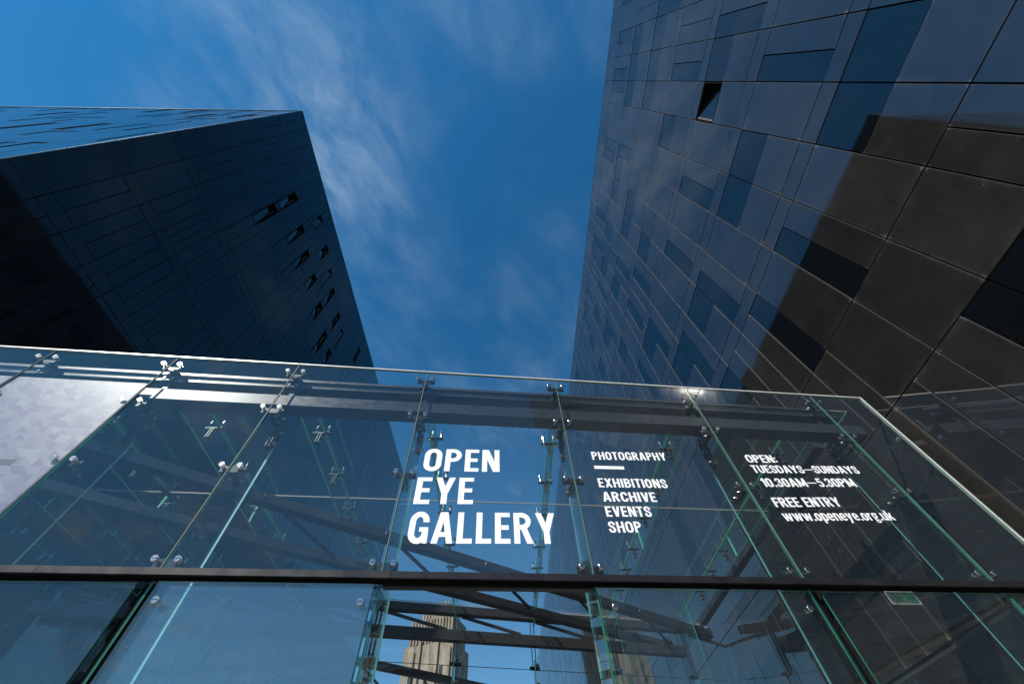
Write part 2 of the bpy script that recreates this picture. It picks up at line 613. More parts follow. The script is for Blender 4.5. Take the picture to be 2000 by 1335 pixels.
def panel_mesh(kind, w, h):
    key = (kind, round(w, 2), round(h, 2))
    if key in panel_cache:
        return panel_cache[key]
    b = MB()
    w2, h2 = w / 2 - GAP, h / 2 - GAP
    if kind == 'panel' or kind == 'lpanel':
        # outer face slightly chamfered so its rim catches the light
        c, d = 0.002, 0.05
        f = [(-w2 + c, 0, -h2 + c), (w2 - c, 0, -h2 + c), (w2 - c, 0, h2 - c), (-w2 + c, 0, h2 - c)]
        r = [(-w2, c, -h2), (w2, c, -h2), (w2, c, h2), (-w2, c, h2)]
        k = [(-w2, d, -h2), (w2, d, -h2), (w2, d, h2), (-w2, d, h2)]
        b.v = f + r + k
        b.f = [(0, 1, 2, 3)]
        b.m = [0]
        for i in range(4):
            j = (i + 1) % 4
            b.f.append((i, 4 + i, 4 + j, j))
            b.m.append(1)
            b.f.append((4 + i, 8 + i, 8 + j, 4 + j))
            b.m.append(1)
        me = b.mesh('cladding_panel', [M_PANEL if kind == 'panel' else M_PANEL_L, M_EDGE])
    else:
        b.box(-w2, w2, 0.012, 0.04, -h2, h2, 0, sides=[1, 1, 0, 1, 0, 1])
        me = b.mesh('window', [M_WIN_L if kind == 'lwindow' else M_WIN, M_BLACK])
    panel_cache[key] = me
    return me


def sash_mesh(w, h):
    b = MB()
    f = 0.05
    b.box(0, w, 0.01, 0.05, 0, f, 1)
    b.box(0, w, 0.01, 0.05, h - f, h, 1)
    b.box(0, f, 0.01, 0.05, f, h - f, 1)
    b.box(w - f, w, 0.01, 0.05, f, h - f, 1)
    b.box(f, w - f, 0.004, 0.03, f, h - f, 0)
    return b.mesh('sash', [M_WIN, M_SASHFACE])


class Facade:
    """a flat clad wall. o: point of the face at s=0; t: horizontal direction; outward normal n"""

    def __init__(self, root, o, t, n, pk='panel'):
        self.root, self.o, self.t, self.n, self.pk = root, Vector(o), Vector(t).normalized(), Vector(n).normalized(), pk
        self.items = []      # (kind, s0, s1, z0, z1)
        self.opens = []

    def mtx(self, s, z, depth=0.0):
        p = self.o + self.t * s - self.n * depth
        p = Vector((p.x, p.y, z))
        return Matrix(((self.t.x, -self.n.x, 0, p.x), (self.t.y, -self.n.y, 0, p.y), (0, 0, 1, p.z), (0, 0, 0, 1)))

    def add(self, kind, s0, s1, z0, z1):
        if s1 - s0 > 0.04 and z1 - z0 > 0.04:
            self.items.append((kind, s0, s1, z0, z1))

    def opening(self, s0, s1, z0, z1, side=1, angle=22, tilt=False):
        self.opens.append((s0, s1, z0, z1, side, angle, tilt))

    def finish_openings(self):
        for (s0, s1, z0, z1, side, ang, tilt) in self.opens:
            w, h = s1 - s0, z1 - z0
            # window part = reveal box set into the wall
            b = MB()
            e = 0.035
            dp = 0.49
            b.box(-w / 2, w / 2, 0.002, dp, -h / 2, -h / 2 + e, 0)
            b.box(-w / 2, w / 2, 0.002, dp, h / 2 - e, h / 2, 0)
            b.box(-w / 2, -w / 2 + e, 0.004, dp, -h / 2 + e, h / 2 - e, 0)
            b.box(w / 2 - e, w / 2, 0.004, 0.12, -h / 2 + e, h / 2 - e, 0)
            b.box(w / 2 - e, w / 2, 0.121, dp, -h / 2 + e, h / 2 - e, 1 if tilt else 0)
            b.box(-w / 2 + e, w / 2 - e, dp - 0.03, dp, -h / 2 + e, h / 2 - e, 0)
            wo = place('window', b.mesh('window', [M_BLACK, M_REVEAL]), self.root,
                       mtx=self.mtx((s0 + s1) / 2, (z0 + z1) / 2))
            wo['label'] = 'window with its sash swung open'
            sm = sash_mesh(w - 2 * e - 0.01, h - 2 * e - 0.01)
            a = math.radians(ang)
            if tilt:
                mt = Matrix.Translation((-w / 2 + e + 0.005, 0.01, -h / 2 + e + 0.005)) @ Matrix.Rotation(-a, 4, 'X')
            elif side > 0:      # hinged at +s side: open edge at -s goes inward
                mt = Matrix.Translation((w / 2 - e - 0.005, 0.01, -h / 2 + e + 0.005)) @ Matrix.Rotation(-a, 4, 'Z') \
                    @ Matrix.Translation((-(w - 2 * e - 0.01), 0, 0))
            else:
                mt = Matrix.Translation((-w / 2 + e + 0.005, 0.01, -h / 2 + e + 0.005)) @ Matrix.Rotation(a, 4, 'Z')
            place('sash', sm, wo, mtx=mt)


trnd = random.Random(77)


def realise(facades, root):
    """largest 300 panels and 300 windows as parts of their own, the rest as one part each"""
    allp = {'panel': [], 'window': []}
    for fc in facades:
        for it in fc.items:
            k, s0, s1, z0, z1 = it
            blocked = False
            for (a0, a1, b0, b1, *_r) in fc.opens:
                if s0 < a1 - 0.01 and s1 > a0 + 0.01 and z0 < b1 - 0.01 and z1 > b0 + 0.01:
                    blocked = True
            if blocked:
                continue
            p = fc.o + fc.t * ((s0 + s1) / 2)
            p = Vector((p.x, p.y, (z0 + z1) / 2))
            px = project(p)
            size = 0
            if px and -60 < px[0] < 2060 and -60 < px[1] < 1400:
                size = (s1 - s0) * (z1 - z0) * abs(fc.n.dot(p.normalized())) / p.length_squared
                if (fc.n.dot(p)) > 0:
                    size = 0
            allp['window' if k == 'window' else 'panel'].append((size, fc, it))
    for kk, lst in allp.items():
        lst.sort(key=lambda q: -q[0])
        lim = 300 if kk == 'panel' else 280
        nm = 'cladding_panel' if kk == 'panel' else 'window'
        rest = [q for i, q in enumerate(lst) if i >= lim or q[0] == 0]
        for q in lst[:lim]:
            if q[0] == 0:
                continue
            fc, (k, s0, s1, z0, z1) = q[1], q[2]
            me = panel_mesh(('window' if fc.pk == 'panel' else 'lwindow') if k == 'window' else fc.pk, s1 - s0, z1 - z0)
            jit = Matrix.Rotation(trnd.gauss(0, 0.0016), 4, 'Z') @ Matrix.Rotation(trnd.gauss(0, 0.0016), 4, 'X')
            place(nm, me, root, mtx=fc.mtx((s0 + s1) / 2, (z0 + z1) / 2) @ jit)
        if rest:
            v, f, mi = [], [], []
            for (sz, fc, (k, s0, s1, z0, z1)) in rest:
                me = panel_mesh(('window' if fc.pk == 'panel' else 'lwindow') if k == 'window' else fc.pk, s1 - s0, z1 - z0)
                mt = fc.mtx((s0 + s1) / 2, (z0 + z1) / 2)
                b = len(v)
                v += [tuple(mt @ q.co) for q in me.vertices]
                for pl in me.polygons:
                    f.append(tuple(b + i for i in pl.vertices))
                    mi.append(pl.material_index)
            me = bpy.data.meshes.new(nm + 's_beyond')
            me.from_pydata(v, [], f)
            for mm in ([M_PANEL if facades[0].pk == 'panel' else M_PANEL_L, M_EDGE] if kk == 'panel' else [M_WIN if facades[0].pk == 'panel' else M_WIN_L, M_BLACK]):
                me.materials.append(mm)
            me.polygons.foreach_set('material_index', mi)
            me.update()
            place('distant_panels' if kk == 'panel' else 'distant_windows', me, root, kind='stuff')


def fill(fc, rows, cuts, rnd, given=None, winp=0.42):
    """rows: list of (z0, z1, 'band'|'cell'); cuts: sorted s of the through joints"""
    given = given or {}
    for (z0, z1, typ) in rows:
        for a, b in zip(cuts[:-1], cuts[1:]):
            key = (round(z0, 2), round(a, 2))
            if typ == 'band':
                fc.add('panel', a, b, z0, z1)
                continue
            if key in given:
                for (k, fa, fb, ga, gb) in given[key]:
                    fc.add(k, a + (b - a) * fa, a + (b - a) * fb, z0 + (z1 - z0) * ga, z0 + (z1 - z0) * gb)
                continue
            r = rnd.random()
            mid = 0.5
            if r < 0.30:
                fc.add('panel', a, b, z0, z1)
            elif r < 0.30 + winp * 0.5:       # split side by side
                if rnd.random() < 0.5:
                    parts = (('window', 0, mid), ('panel', mid, 1))
                else:
                    parts = (('panel', 0, mid), ('window', mid, 1))
                for k, p, q in parts:
                    fc.add(k, a + (b - a) * p, a + (b - a) * q, z0, z1)
            elif r < 0.30 + winp:             # upper window over lower panel
                c = z0 + (z1 - z0) * 0.48
                fc.add('panel', a, b, z0, c)
                fc.add('window', a, b, c, z1)
            elif r < 0.88:
                c = (a + b) / 2
                fc.add('panel', a, c, z0, z1)
                fc.add('panel', c, b, z0, z1)
            else:
                fc.add('panel', a, b, z0, (z0 + z1) / 2)
                fc.add('window' if rnd.random() < 0.3 else 'panel', a, b, (z0 + z1) / 2, z1)


# ---- right block
rb = thing('clad_building', 'tall dark building on the right, its flush panelled wall beside the glass front', 'building',
           (5.85, 3.0, -EYE))
RO = Vector((5.92, 0, 0))
RTV = Vector((0.006, 1, 0)).normalized()
RN = Vector((-1, 0.006, 0)).normalized()
fr = Facade(rb, RO, RTV, RN, 'panel')
rrows = [(-1.58, 1.86, 'cell'), (1.93, 4.18, 'cell'), (4.18, 5.65, 'cell'), (5.65, 7.9, 'cell'), (7.9, 8.32, 'band'),
         (8.32, 10.5, 'cell'), (10.5, 10.97, 'band'), (10.97, 13.14, 'cell'), (13.14, 13.55, 'band'), (13.55, 15.72, 'cell'),
         (15.72, 16.12, 'band'), (16.12, 18.3, 'cell'), (18.3, 18.7, 'band'), (18.7, 20.87, 'cell'), (20.87, 21.28, 'band'),
         (21.28, 23.4, 'cell'), (23.4, 23.75, 'band'), (23.75, 25.2, 'band')]
rc = [-0.06, 0.90, 1.92, 2.95, 3.97, 5.03]
while rc[-1] < 118:
    rc.append(round(rc[-1] + 1.02, 3))
rc = [round(-0.06 - 0.96 * k, 2) for k in range(14, 0, -1)] + rc
F1 = [('panel', 0, 1, 0, 1)]
H2 = [('panel', 0, .5, 0, 1), ('panel', .5, 1, 0, 1)]
PW = [('panel', 0, .5, 0, 1), ('window', .5, 1, 0, 1)]
WP = [('window', 0, .5, 0, 1), ('panel', .5, 1, 0, 1)]
UW = [('panel', 0, 1, 0, .5), ('window', 0, 1, .5, 1)]
giv = {
    (5.65, -1.02): UW, (5.65, -0.06): UW, (5.65, 0.9): F1, (5.65, 1.92): PW, (5.65, 2.95): F1, (5.65, 3.97): WP, (5.65, 5.03): H2,
    (5.65, -1.98): F1,
    (4.18, -1.98): F1, (4.18, -1.02): F1, (4.18, -0.06): H2, (4.18, 0.9): F1, (4.18, 1.92): F1, (4.18, 2.95): F1, (4.18, 3.97): H2,
    (1.93, -1.02): F1, (1.93, -0.06): F1, (1.93, 0.9): F1, (1.93, 2.95): H2, (1.93, 3.97): F1, (1.93, 5.03): H2,
    (1.93, 1.92): [('window', 0, .48, 0, 1), ('panel', .48, 1, 0, 1)],
    (8.32, -1.02): PW, (8.32, -0.06): F1, (8.32, 0.9): UW, (8.32, 1.92): UW, (8.32, 2.95): F1, (8.32, 3.97): PW, (8.32, -1.98): F1,
    (10.97, -1.02): UW, (10.97, -0.06): UW, (10.97, 0.9): F1, (10.97, 1.92): PW, (10.97, 2.95): F1, (10.97, 3.97): PW, (10.97, 5.03): F1,
    (13.55, -0.06): F1, (13.55, -1.02): PW, (13.55, 0.9): UW, (13.55, 1.92): F1, (13.55, 2.95): F1,
    (16.12, -0.06): UW, (16.12, -1.02): UW, (16.12, 0.9): F1, (16.12, 1.92): F1, (16.12, -1.98): UW,
    (18.7, -1.02): UW, (18.7, -0.06): UW, (18.7, 0.9): F1, (18.7, 1.92): PW, (18.7, -1.98): UW,
    (21.28, -1.02): PW, (21.28, -0.06): WP, (21.28, 0.9): F1, (21.28, 1.92): PW,
}
# everything below the ledge inside the canopy stays plain panels
for a in rc[:-1]:
    if a > 3:
        giv.setdefault((-1.58, round(a, 2)), F1)
        giv.setdefault((1.93, round(a, 2)), F1 if int(a * 7) % 3 else H2)
giv[(1.93, -0.06)] = [('window', 0, 1, 0, 1)]
giv[(1.93, 0.9)] = [('window', 0, 1, 0, 1)]
giv[(1.93, 1.92)] = [('window', 0, .48, 0, 1), ('panel', .48, 1, 0, 1)]
giv[(1.93, -1.02)] = [('window', 0, 1, 0, 1)]
fill(fr, rrows, rc, random.Random(11), giv, winp=0.5)
fr.opening(-0.06, 0.92, 12.02, 13.12, side=1, angle=17)
fr.opens[-1] = (-0.05, 0.89, 12.06, 13.12, 1, 17, False)
# make the lower half of that cell a plain panel
fr.items = [it for it in fr.items if not (abs(it[3] - 10.97) < .01 and abs(it[1] + 0.06) < .01)]
fr.add('panel', -0.06, 0.90, 10.97, 12.05)
fr.finish_openings()
realise([fr], rb)
w = MB()
c = 0.5


def slab(fc, s0, s1, z0, z1, d0, d1):
    q = []
    for z in (z0, z1):
        for s, d in ((s0, d0), (s1, d0), (s1, d1), (s0, d1)):
            p = fc.o + fc.t * s - fc.n * d
            q.append((p.x, p.y, z))
    return q


w.hexa(slab(fr, rc[0] + .02, rc[-1] - .02, -EYE - .3, 25.17, 0.5, 26))
w.build('wall', M_BLACK, rb)
w = MB()
w.hexa(slab(fr, rc[0], rc[-1], 25.205, 25.25, -0.01, 26.2))
w.build('roof', M_CAP, rb)
w = MB()
w.hexa(slab(fr, rc[0], rc[-1], 1.865, 1.925, 0.03, 0.49))
w.build('ledge', M_EDGE, rb)
w = MB()
w.hexa(slab(fr, rc[0] - 0.04, rc[0] - 0.002, -EYE, 25.2, 0, 26))
w.build('end_panel', M_PANEL, rb)
w = MB()
w.hexa(slab(fr, rc[-1] + 0.002, rc[-1] + 0.04, -EYE, 25.2, 0, 26))
w.build('end_panel', M_PANEL, rb)

# ---- left block
lb = thing('clad_building', 'dark blue-black building at the left with a sharp corner and several open sashes', 'building',
           (-11.26, 1.66, -EYE))
LO = Vector((-11.26, 1.66, 0))
LT = Vector((0.0435, 1, 0)).normalized()
LN = Vector((1, -0.0435, 0)).normalized()
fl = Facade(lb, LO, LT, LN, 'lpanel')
bz = [(2.25, 2.68), (4.95, 5.38), (7.65, 8.08), (10.35, 10.8), (13.05, 13.5), (15.8, 16.2), (18.55, 19.0), (21.25, 21.7), (24.0, 24.45)]
lrows = []
prev = -EYE + 0.02
for a, b in bz:
    lrows.append((prev, a, 'cell'))
    lrows.append((a, b, 'band'))
    prev = b
lrows.append((prev, 27.0, 'cell'))
lc = [0.0]
while lc[-1] < 32:
    lc.append(round(lc[-1] + 0.89, 3))


def lfill(fc, rnd):
    """cells of the left block: tall panels, some cut into two or three upright strips, the middle one often a window"""
    for (z0, z1, typ) in lrows:
        for a, b in zip(lc_used[:-1], lc_used[1:]):
            if typ == 'band':
                fc.add('panel', a, b, z0, z1)
                continue
            r = rnd.random()
            wd = b - a
            if r < 0.44:
                fc.add('panel', a, b, z0, z1)
            elif r < 0.62:
                fc.add('panel', a, a + wd * .32, z0, z1)
                fc.add('window', a + wd * .32, a + wd * .64, z0, z1)
                fc.add('panel', a + wd * .64, b, z0, z1)
            elif r < 0.8:
                fc.add('window', a, a + wd * .5, z0, z1)
                fc.add('panel', a + wd * .5, b, z0, z1)
            elif r < 0.9:
                h = (z0 + z1) / 2
                fc.add('panel', a, b, z0, h)
                fc.add('window', a, b, h, z1)
            else:
                fc.add('panel', a, a + wd * .5, z0, z1)
                fc.add('panel', a + wd * .5, b, z0, z1)


lc_used = [0.0] + [round(0.89 + 1.78 * k * 0.5, 3) for k in range(0, 36)]
lfill(fl, random.Random(5))
OP = [(5.28, 5.74, 18.5, 20.7), (5.32, 5.78, 21.1, 23.2), (7.22, 7.72, 24.0, 25.5), (7.02, 7.44, 20.7, 22.8),
      (8.36, 8.78, 20.5, 22.5), (9.0, 9.5, 23.6, 25.1), (9.8, 10.28, 20.8, 22.4), (10.45, 10.9, 22.6, 24.6),
      (11.5, 12.0, 20.5, 22.0), (11.62, 12.06, 22.25, 24.2), (13.3, 13.72, 22.0, 23.9), (13.28, 13.72, 19.5, 21.4),
      (14.45, 14.88, 21.7, 23.6), (14.45, 14.88, 19.9, 21.2), (17.2, 17.62, 23.7, 25.4)]


def carve(fc, s0, s1, z0, z1):
    """cut a rectangular hole in the list of panels"""
    out = []
    for (k, a, b, c_, d_) in fc.items:
        if a < s1 - .005 and b > s0 + .005 and c_ < z1 - .005 and d_ > z0 + .005:
            aa, bb = max(a, s0), min(b, s1)
            for q in ((k, a, s0, c_, d_), (k, s1, b, c_, d_), (k, aa, bb, c_, z0), (k, aa, bb, z1, d_)):
                if q[2] - q[1] > 0.05 and q[4] - q[3] > 0.05:
                    out.append(q)
        else:
            out.append((k, a, b, c_, d_))
    fc.items = out


for i, (a, b, z0, z1) in enumerate(OP):
    carve(fl, a - 1.66, b - 1.66, z0, z1)
    fl.opening(a - 1.66 + .004, b - 1.66 - .004, z0 + .004, z1 - .004, side=1, angle=(5 + 1.5 * (i % 3)) if i % 5 != 2 else 22, tilt=(i % 5 != 2))
fl.finish_openings()
# front wall of the left block
ff = Facade(lb, LO + Vector((-30, 0.02, 0)), (1, 0, 0), (0, -1, 0), 'lpanel')
lc_used_side = lc_used
lc_used = [round(30 - 0.99 * k, 3) for k in range(30, -1, -1)]
lfill(ff, random.Random(8))
for i, (x0, z0) in enumerate([(-21.9, 21.7), (-19.1, 24.45), (-17.3, 24.45), (-14.9, 21.7), (-13.2, 21.7), (-15.8, 16.2), (-17.6, 16.2), (-24.5, 19.0)]):
    s = x0 - LO.x + 30
    k = max(j for j in range(len(lc_used)) if lc_used[j] <= s + 0.3)
    ca, cb = lc_used[k], lc_used[k + 1]
    row = [r for r in lrows if abs(r[0] - z0) < 0.02][0]
    ff.items = [it for it in ff.items if not (it[3] >= row[0] - .01 and it[4] <= row[1] + .01 and it[1] < cb - .01 and it[2] > ca + .01)]
    m = ca + (cb - ca) * 0.5
    ff.opening(m + .005, cb - .005, row[0] + .005, row[1] - .005, side=-1, angle=30)
    ff.add('panel', ca, m, row[0], row[1])
ff.finish_openings()
realise([fl, ff], lb)
w = MB()
w.hexa([(-41, 2.17, -EYE - .3), (-11.78, 2.17, -EYE - .3), (-10.4, 33.6, -EYE - .3), (-41, 33.6, -EYE - .3),
        (-41, 2.17, 26.97), (-11.78, 2.17, 26.97), (-10.4, 33.6, 26.97), (-41, 33.6, 26.97)])
w.build('wall', M_BLACK, lb)
w = MB()
w.hexa([(-41.2, 1.655, 27.005), (-11.25, 1.655, 27.005), (-9.86, 33.9, 27.005), (-41.2, 33.9, 27.005),
        (-41.2, 1.655, 27.05), (-11.25, 1.655, 27.05), (-9.86, 33.9, 27.05), (-41.2, 33.9, 27.05)])
w.build('roof', M_CAP, lb)
w = MB()
w.hexa([(-11.245, 1.652, -EYE), (-11.232, 1.652, -EYE), (-11.232, 1.68, -EYE), (-11.245, 1.68, -EYE),
        (-11.245, 1.652, 27), (-11.232, 1.652, 27), (-11.232, 1.68, 27), (-11.245, 1.68, 27)])
w.build('corner_trim', M_CAP, lb)
w = MB()
w.hexa([(-41, 33.86, -EYE), (-9.88, 33.86, -EYE), (-9.88, 33.9, -EYE), (-41, 33.9, -EYE),
        (-41, 33.86, 27), (-9.88, 33.86, 27), (-9.88, 33.9, 27), (-41, 33.9, 27)])
w.build('end_panel', M_PANEL_L, lb)

# ------------------------------------------------------------------ stone tower far behind
tw = thing('stone_tower', 'pale stone tower with ribbed crown, seen through the glass doorway', 'tower', (-15.5, 118, -EYE))
ang = math.radians(-18)


def TT(x, y, z):
    x, y = x * 0.88, y * 0.88
    X, Y = x * math.cos(ang) - y * math.sin(ang), x * math.sin(ang) + y * math.cos(ang)
    return (-15.3 + X, 118 + Y, z)


b = MB()
b.box(-7.3, 7.3, -5.5, 5.5, -EYE, 39.5, T=TT)
for sx in (-1, 1):
    b.box(sx * 5.3 - 1.3, sx * 5.3 + 1.3, -6.0, -5.5, -EYE, 38.2, T=TT)
b.box(-3.0, -2.2, -6.1, -5.5, -EYE, 40.6, T=TT)
b.box(2.2, 3.0, -6.1, -5.5, -EYE, 40.6, T=TT)
b.build('shaft', M_STONE, tw)
b = MB()
b.box(-6.4, 6.4, -4.8, 4.8, 39.5, 45.2, T=TT)
for k in range(14):
    x = -6.1 + k * 0.94
    b.box(x - .22, x + .22, -5.15, -4.8, 39.6, 45.0, T=TT)
for k in range(10):
    y = -4.4 + k * 0.95
    b.box(-6.75, -6.4, y - .22, y + .22, 39.6, 45.0, T=TT)
b.build('ribbed_stage', M_STONE, tw)
b = MB()
b.box(-4.2, 4.2, -3.2, 3.2, 45.2, 48.3, T=TT)
for k in range(9):
    x = -3.9 + k * 0.97
    b.box(x - .25, x + .25, -3.5, -3.2, 45.2, 49.2, T=TT)
b.build('crown', M_STONE, tw)
for (x, z0, z1) in ((0, 12, 36), (-4.3, 22, 35), (4.3, 22, 35)):
    for zz in (z0, z0 + (z1 - z0) * .36, z0 + (z1 - z0) * .7):
        b = MB()
        b.box(x - .5, x + .5, -5.56 if x == 0 else -6.06, -5.4 if x == 0 else -5.9, zz, zz + 3.6, T=TT)
        b.build('window', M_STONEDARK, tw)
for y in (-2.6, 0.2, 3.0):
    for zz in (22, 28, 34):
        b = MB()
        b.box(-7.4, -7.2, y - .45, y + .45, zz, zz + 3.4, T=TT)
        b.build('window', M_STONEDARK, tw)

# ------------------------------------------------------------------ glass entrance canopy
A, B0 = 0.090, 3.592


def CP(x, D, z):
    return (x, B0 + A * x + D, z)


ANG = math.atan(A)
cn = thing('glass_entrance', 'glass gallery entrance with bolted panes and dark steel beams between two dark buildings', 'building',
           CP(0, 0, -EYE))
cn_loc = Vector(cn.location)


def cbuild(mb, name, mats, parent=cn, label=None, kind=None):
    mb.v = [tuple(Vector(q) - cn_loc) for q in mb.v]
    return mb.build(name, mats, parent, label, kind)


J = [-9.0, -7.42, -5.84, -4.33, -2.755, -1.0, 0.85, 2.87, 4.88, 5.75]
ZT, ZR = 4.5, 1.75
pane_objs = {}
for i in range(len(J) - 1):
    g_ = 0.006
    b = MB()
    b.box(J[i] + g_, J[i + 1] - g_, 0, 0.019, ZR, ZT, T=CP, sides=[1, 1, 0, 1, 0, 1])
    pane_objs[i] = cbuild(b, 'glass_pane', [M_GLASS, M_GEDGE])
    b = MB()
    b.box(J[i] + 0.004, J[i + 1] - 0.004, -0.006, 0.026, ZT + 0.002, ZT + 0.022, T=CP)
    cbuild(b, 'top_trim', M_TRIM)
# seals in the joints
for i in range(1, len(J) - 1):
    b = MB()
    b.box(J[i] - 0.0035, J[i] + 0.0035, 0.003, 0.015, ZR, ZT, T=CP)
    cbuild(b, 'joint_seal', M_SEAL)
b = MB()
b.box(J[-1] - 0.002, J[-1] + 0.020, -0.008, 0.03, -EYE, ZT + .022, T=CP)
cbuild(b, 'edge_strip', M_TRIM)

# transom rail, in lengths
rx = [-9.0, -4.93, -3.6, -0.9, 2.05, 5.0, 5.93]
for a, b_ in zip(rx[:-1], rx[1:]):
    b = MB()
    b.box(a + .002, b_ - .002, -0.045, 0.05, 1.682, 1.736, T=CP)
    b.box(a + .002, b_ - .002, -0.01, 0.045, 1.668, 1.682, T=CP, mi=1)
    cbuild(b, 'rail', [M_RAIL, M_BLACK])

# lower band: fixed panes, the doorway in the middle
low = [(-9.0, -7.42, 0, M_GLASS), (-7.41, -5.84, 0, M_GLASS), (-5.83, -4.33, 0, M_GLASS), (-4.32, -2.84, 0, M_GLASS),
       (2.95, 4.87, 0.0, M_GLASS), (4.89, 5.74, 0, M_GLASS), (0.97, 2.84, 0, M_GLASS)]
for a, b_, d, mm in low:
    b = MB()
    b.box(a, b_, d, d + 0.019, -EYE + .02, 1.64, T=CP, sides=[1, 1, 0, 1, 0, 1])
    cbuild(b, 'glass_pane', [mm, M_GEDGE])
for k, (a, b_, d) in enumerate([(-2.66, -1.02, -0.045), (-2.62, -0.985, 0.03), (0.86, 1.6, -0.03)]):
    b = MB()
    b.box(a, b_, d, d + 0.019, -EYE + .02, 1.632, T=CP, sides=[1, 1, 0, 1, 0, 1])
    cbuild(b, 'sliding_door', [M_DOOR if k < 2 else M_GLASS, M_GEDGE], label='sliding glass door leaf' if k < 2 else 'glass side screen of the doorway')
for x in (-2.75, 2.895):
    b = MB()
    b.box(x - .05, x + .03, 0.04, 0.12, -EYE, 1.648, T=CP)
    cbuild(b, 'door_post', M_BLACK)
# door head plate
b = MB()
b.box(-0.98, 0.86, 0.05, 0.11, 1.655, 1.70, T=CP)
cbuild(b, 'door_head', M_PLATE)

# wall fins
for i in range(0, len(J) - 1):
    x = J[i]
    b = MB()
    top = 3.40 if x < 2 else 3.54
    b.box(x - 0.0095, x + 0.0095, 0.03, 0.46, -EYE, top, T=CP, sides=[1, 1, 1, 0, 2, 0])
    cbuild(b, 'glass_fin', [M_FIN, M_GEDGE, M_GEDGE2 if x < -2 else M_GEDGE4])  # left fins get the edge colour with light painted in


def disc_axis(b, p, ax, r, h, mi=0, n=14):
    p = Vector(p)
    ax = Vector(ax)
    b.cyl(p, p + ax * h, r, r, n, mi)


def bolt_mesh():
    b = MB()
    b.cyl((0, 0, 0), (0, -0.004, 0), 0.029, 0.029, 20)
    b.cyl((0, -0.004, 0), (0, -0.008, 0), 0.029, 0.024, 20)
    b.box(-0.021, 0.021, -0.0095, -0.008, -0.002, 0.002, mi=1)
    b.cyl((0, 0.0195, 0), (0, 0.030, 0), 0.025, 0.025, 16)
    b.cyl((0, 0.030, 0), (0, 0.075, 0), 0.013, 0.013, 12)
    b.cyl((0, 0.058, 0), (0, 0.070, 0), 0.019, 0.019, 6)
    return b.mesh('bolt', [M_CHROME, M_PLATE])


BOLT = bolt_mesh()


def wall_fitting_mesh(half):
    """dark cross plate carried by a blade clamped on the fin"""
    b = MB()
    b.box(-half - 0.03, half + 0.03, 0.075, 0.087, -0.036, 0.036)
    b.box(-0.026, -0.012, 0.088, 0.30, -0.05, 0.03)
    b.box(0.012, 0.026, 0.088, 0.30, -0.05, 0.03)
    for y in (0.15, 0.26):
        b.cyl((-0.05, y, -0.01), (0.05, y, -0.01), 0.013, 0.013, 10, mi=1)
        b.cyl((-0.036, y, -0.01), (-0.026, y, -0.01), 0.022, 0.022, 10, mi=1)
        b.cyl((0.026, y, -0.01), (0.036, y, -0.01), 0.022, 0.022, 10, mi=1)
    return b.mesh('spider_fitting', [M_PLATE, M_CHROME])


WF = wall_fitting_mesh(0.092)
rotz = Matrix.Rotation(ANG, 4, 'Z')
rowz = [(4.37, 0.10), (3.665, 0.095), (2.79, 0.088), (1.83, 0.09)]
for i in range(1, len(J) - 1):
    for (zz, half) in rowz:
        xs = J[i]
        loc = Vector(CP(xs, 0, zz)) - cn_loc
        fo = place('spider_fitting', WF, cn, mtx=Matrix.Translation(loc) @ rotz)
        for sx in (-half, half):
            place('bolt', BOLT, fo, loc=(sx, 0, 0))
for zz in (3.665, 1.83):
    loc = Vector(CP(J[-1] - 0.1, 0, zz)) - cn_loc
    place('bolt', BOLT, cn, mtx=Matrix.Translation(loc) @ rotz)
for x, d in ((-2.60, -0.045), (-1.09, -0.045), (0.985, -0.0), (2.75, 0.0), (5.05, 0), (-4.45, 0)):
    loc = Vector(CP(x, d, 1.50)) - cn_loc
    place('bolt', BOLT, cn, mtx=Matrix.Translation(loc) @ rotz)

# beams behind the front glass
b = MB()
b.box(-9.0, 5.35, 0.10, 0.30, 3.80, 3.975, T=CP)
cbuild(b, 'beam', M_STEEL, label='lower steel beam just behind the front glass')
b = MB()
b.box(-9.0, 5.20, 0.16, 0.36, 4.20, 4.30, T=CP)
b.box(-9.0, 5.20, 0.19, 0.36, 4.30, 4.325, T=CP)
b.box(-9.0, 5.20, 0.16, 0.36, 4.325, 4.37, T=CP)
cbuild(b, 'beam', M_STEEL, label='upper steel beam just behind the front glass')
for i in range(0, len(J) - 1):
    # diagonal lacing bars and uprights between the two beams
    x0 = J[i]
    x1 = J[i + 1]
    b = MB()
    b.bar(CP(x0 + .12, 0.26, 4.18), CP(x0 + (x1 - x0) * .62, 0.26, 3.99), 0.03, 0.05)
    cbuild(b, 'lacing_bar', M_STEEL)
    b = MB()
    b.box(x0 - .03, x0 + .03, 0.2, 0.26, 3.977, 4.198, T=CP)
    cbuild(b, 'upright', M_STEEL)


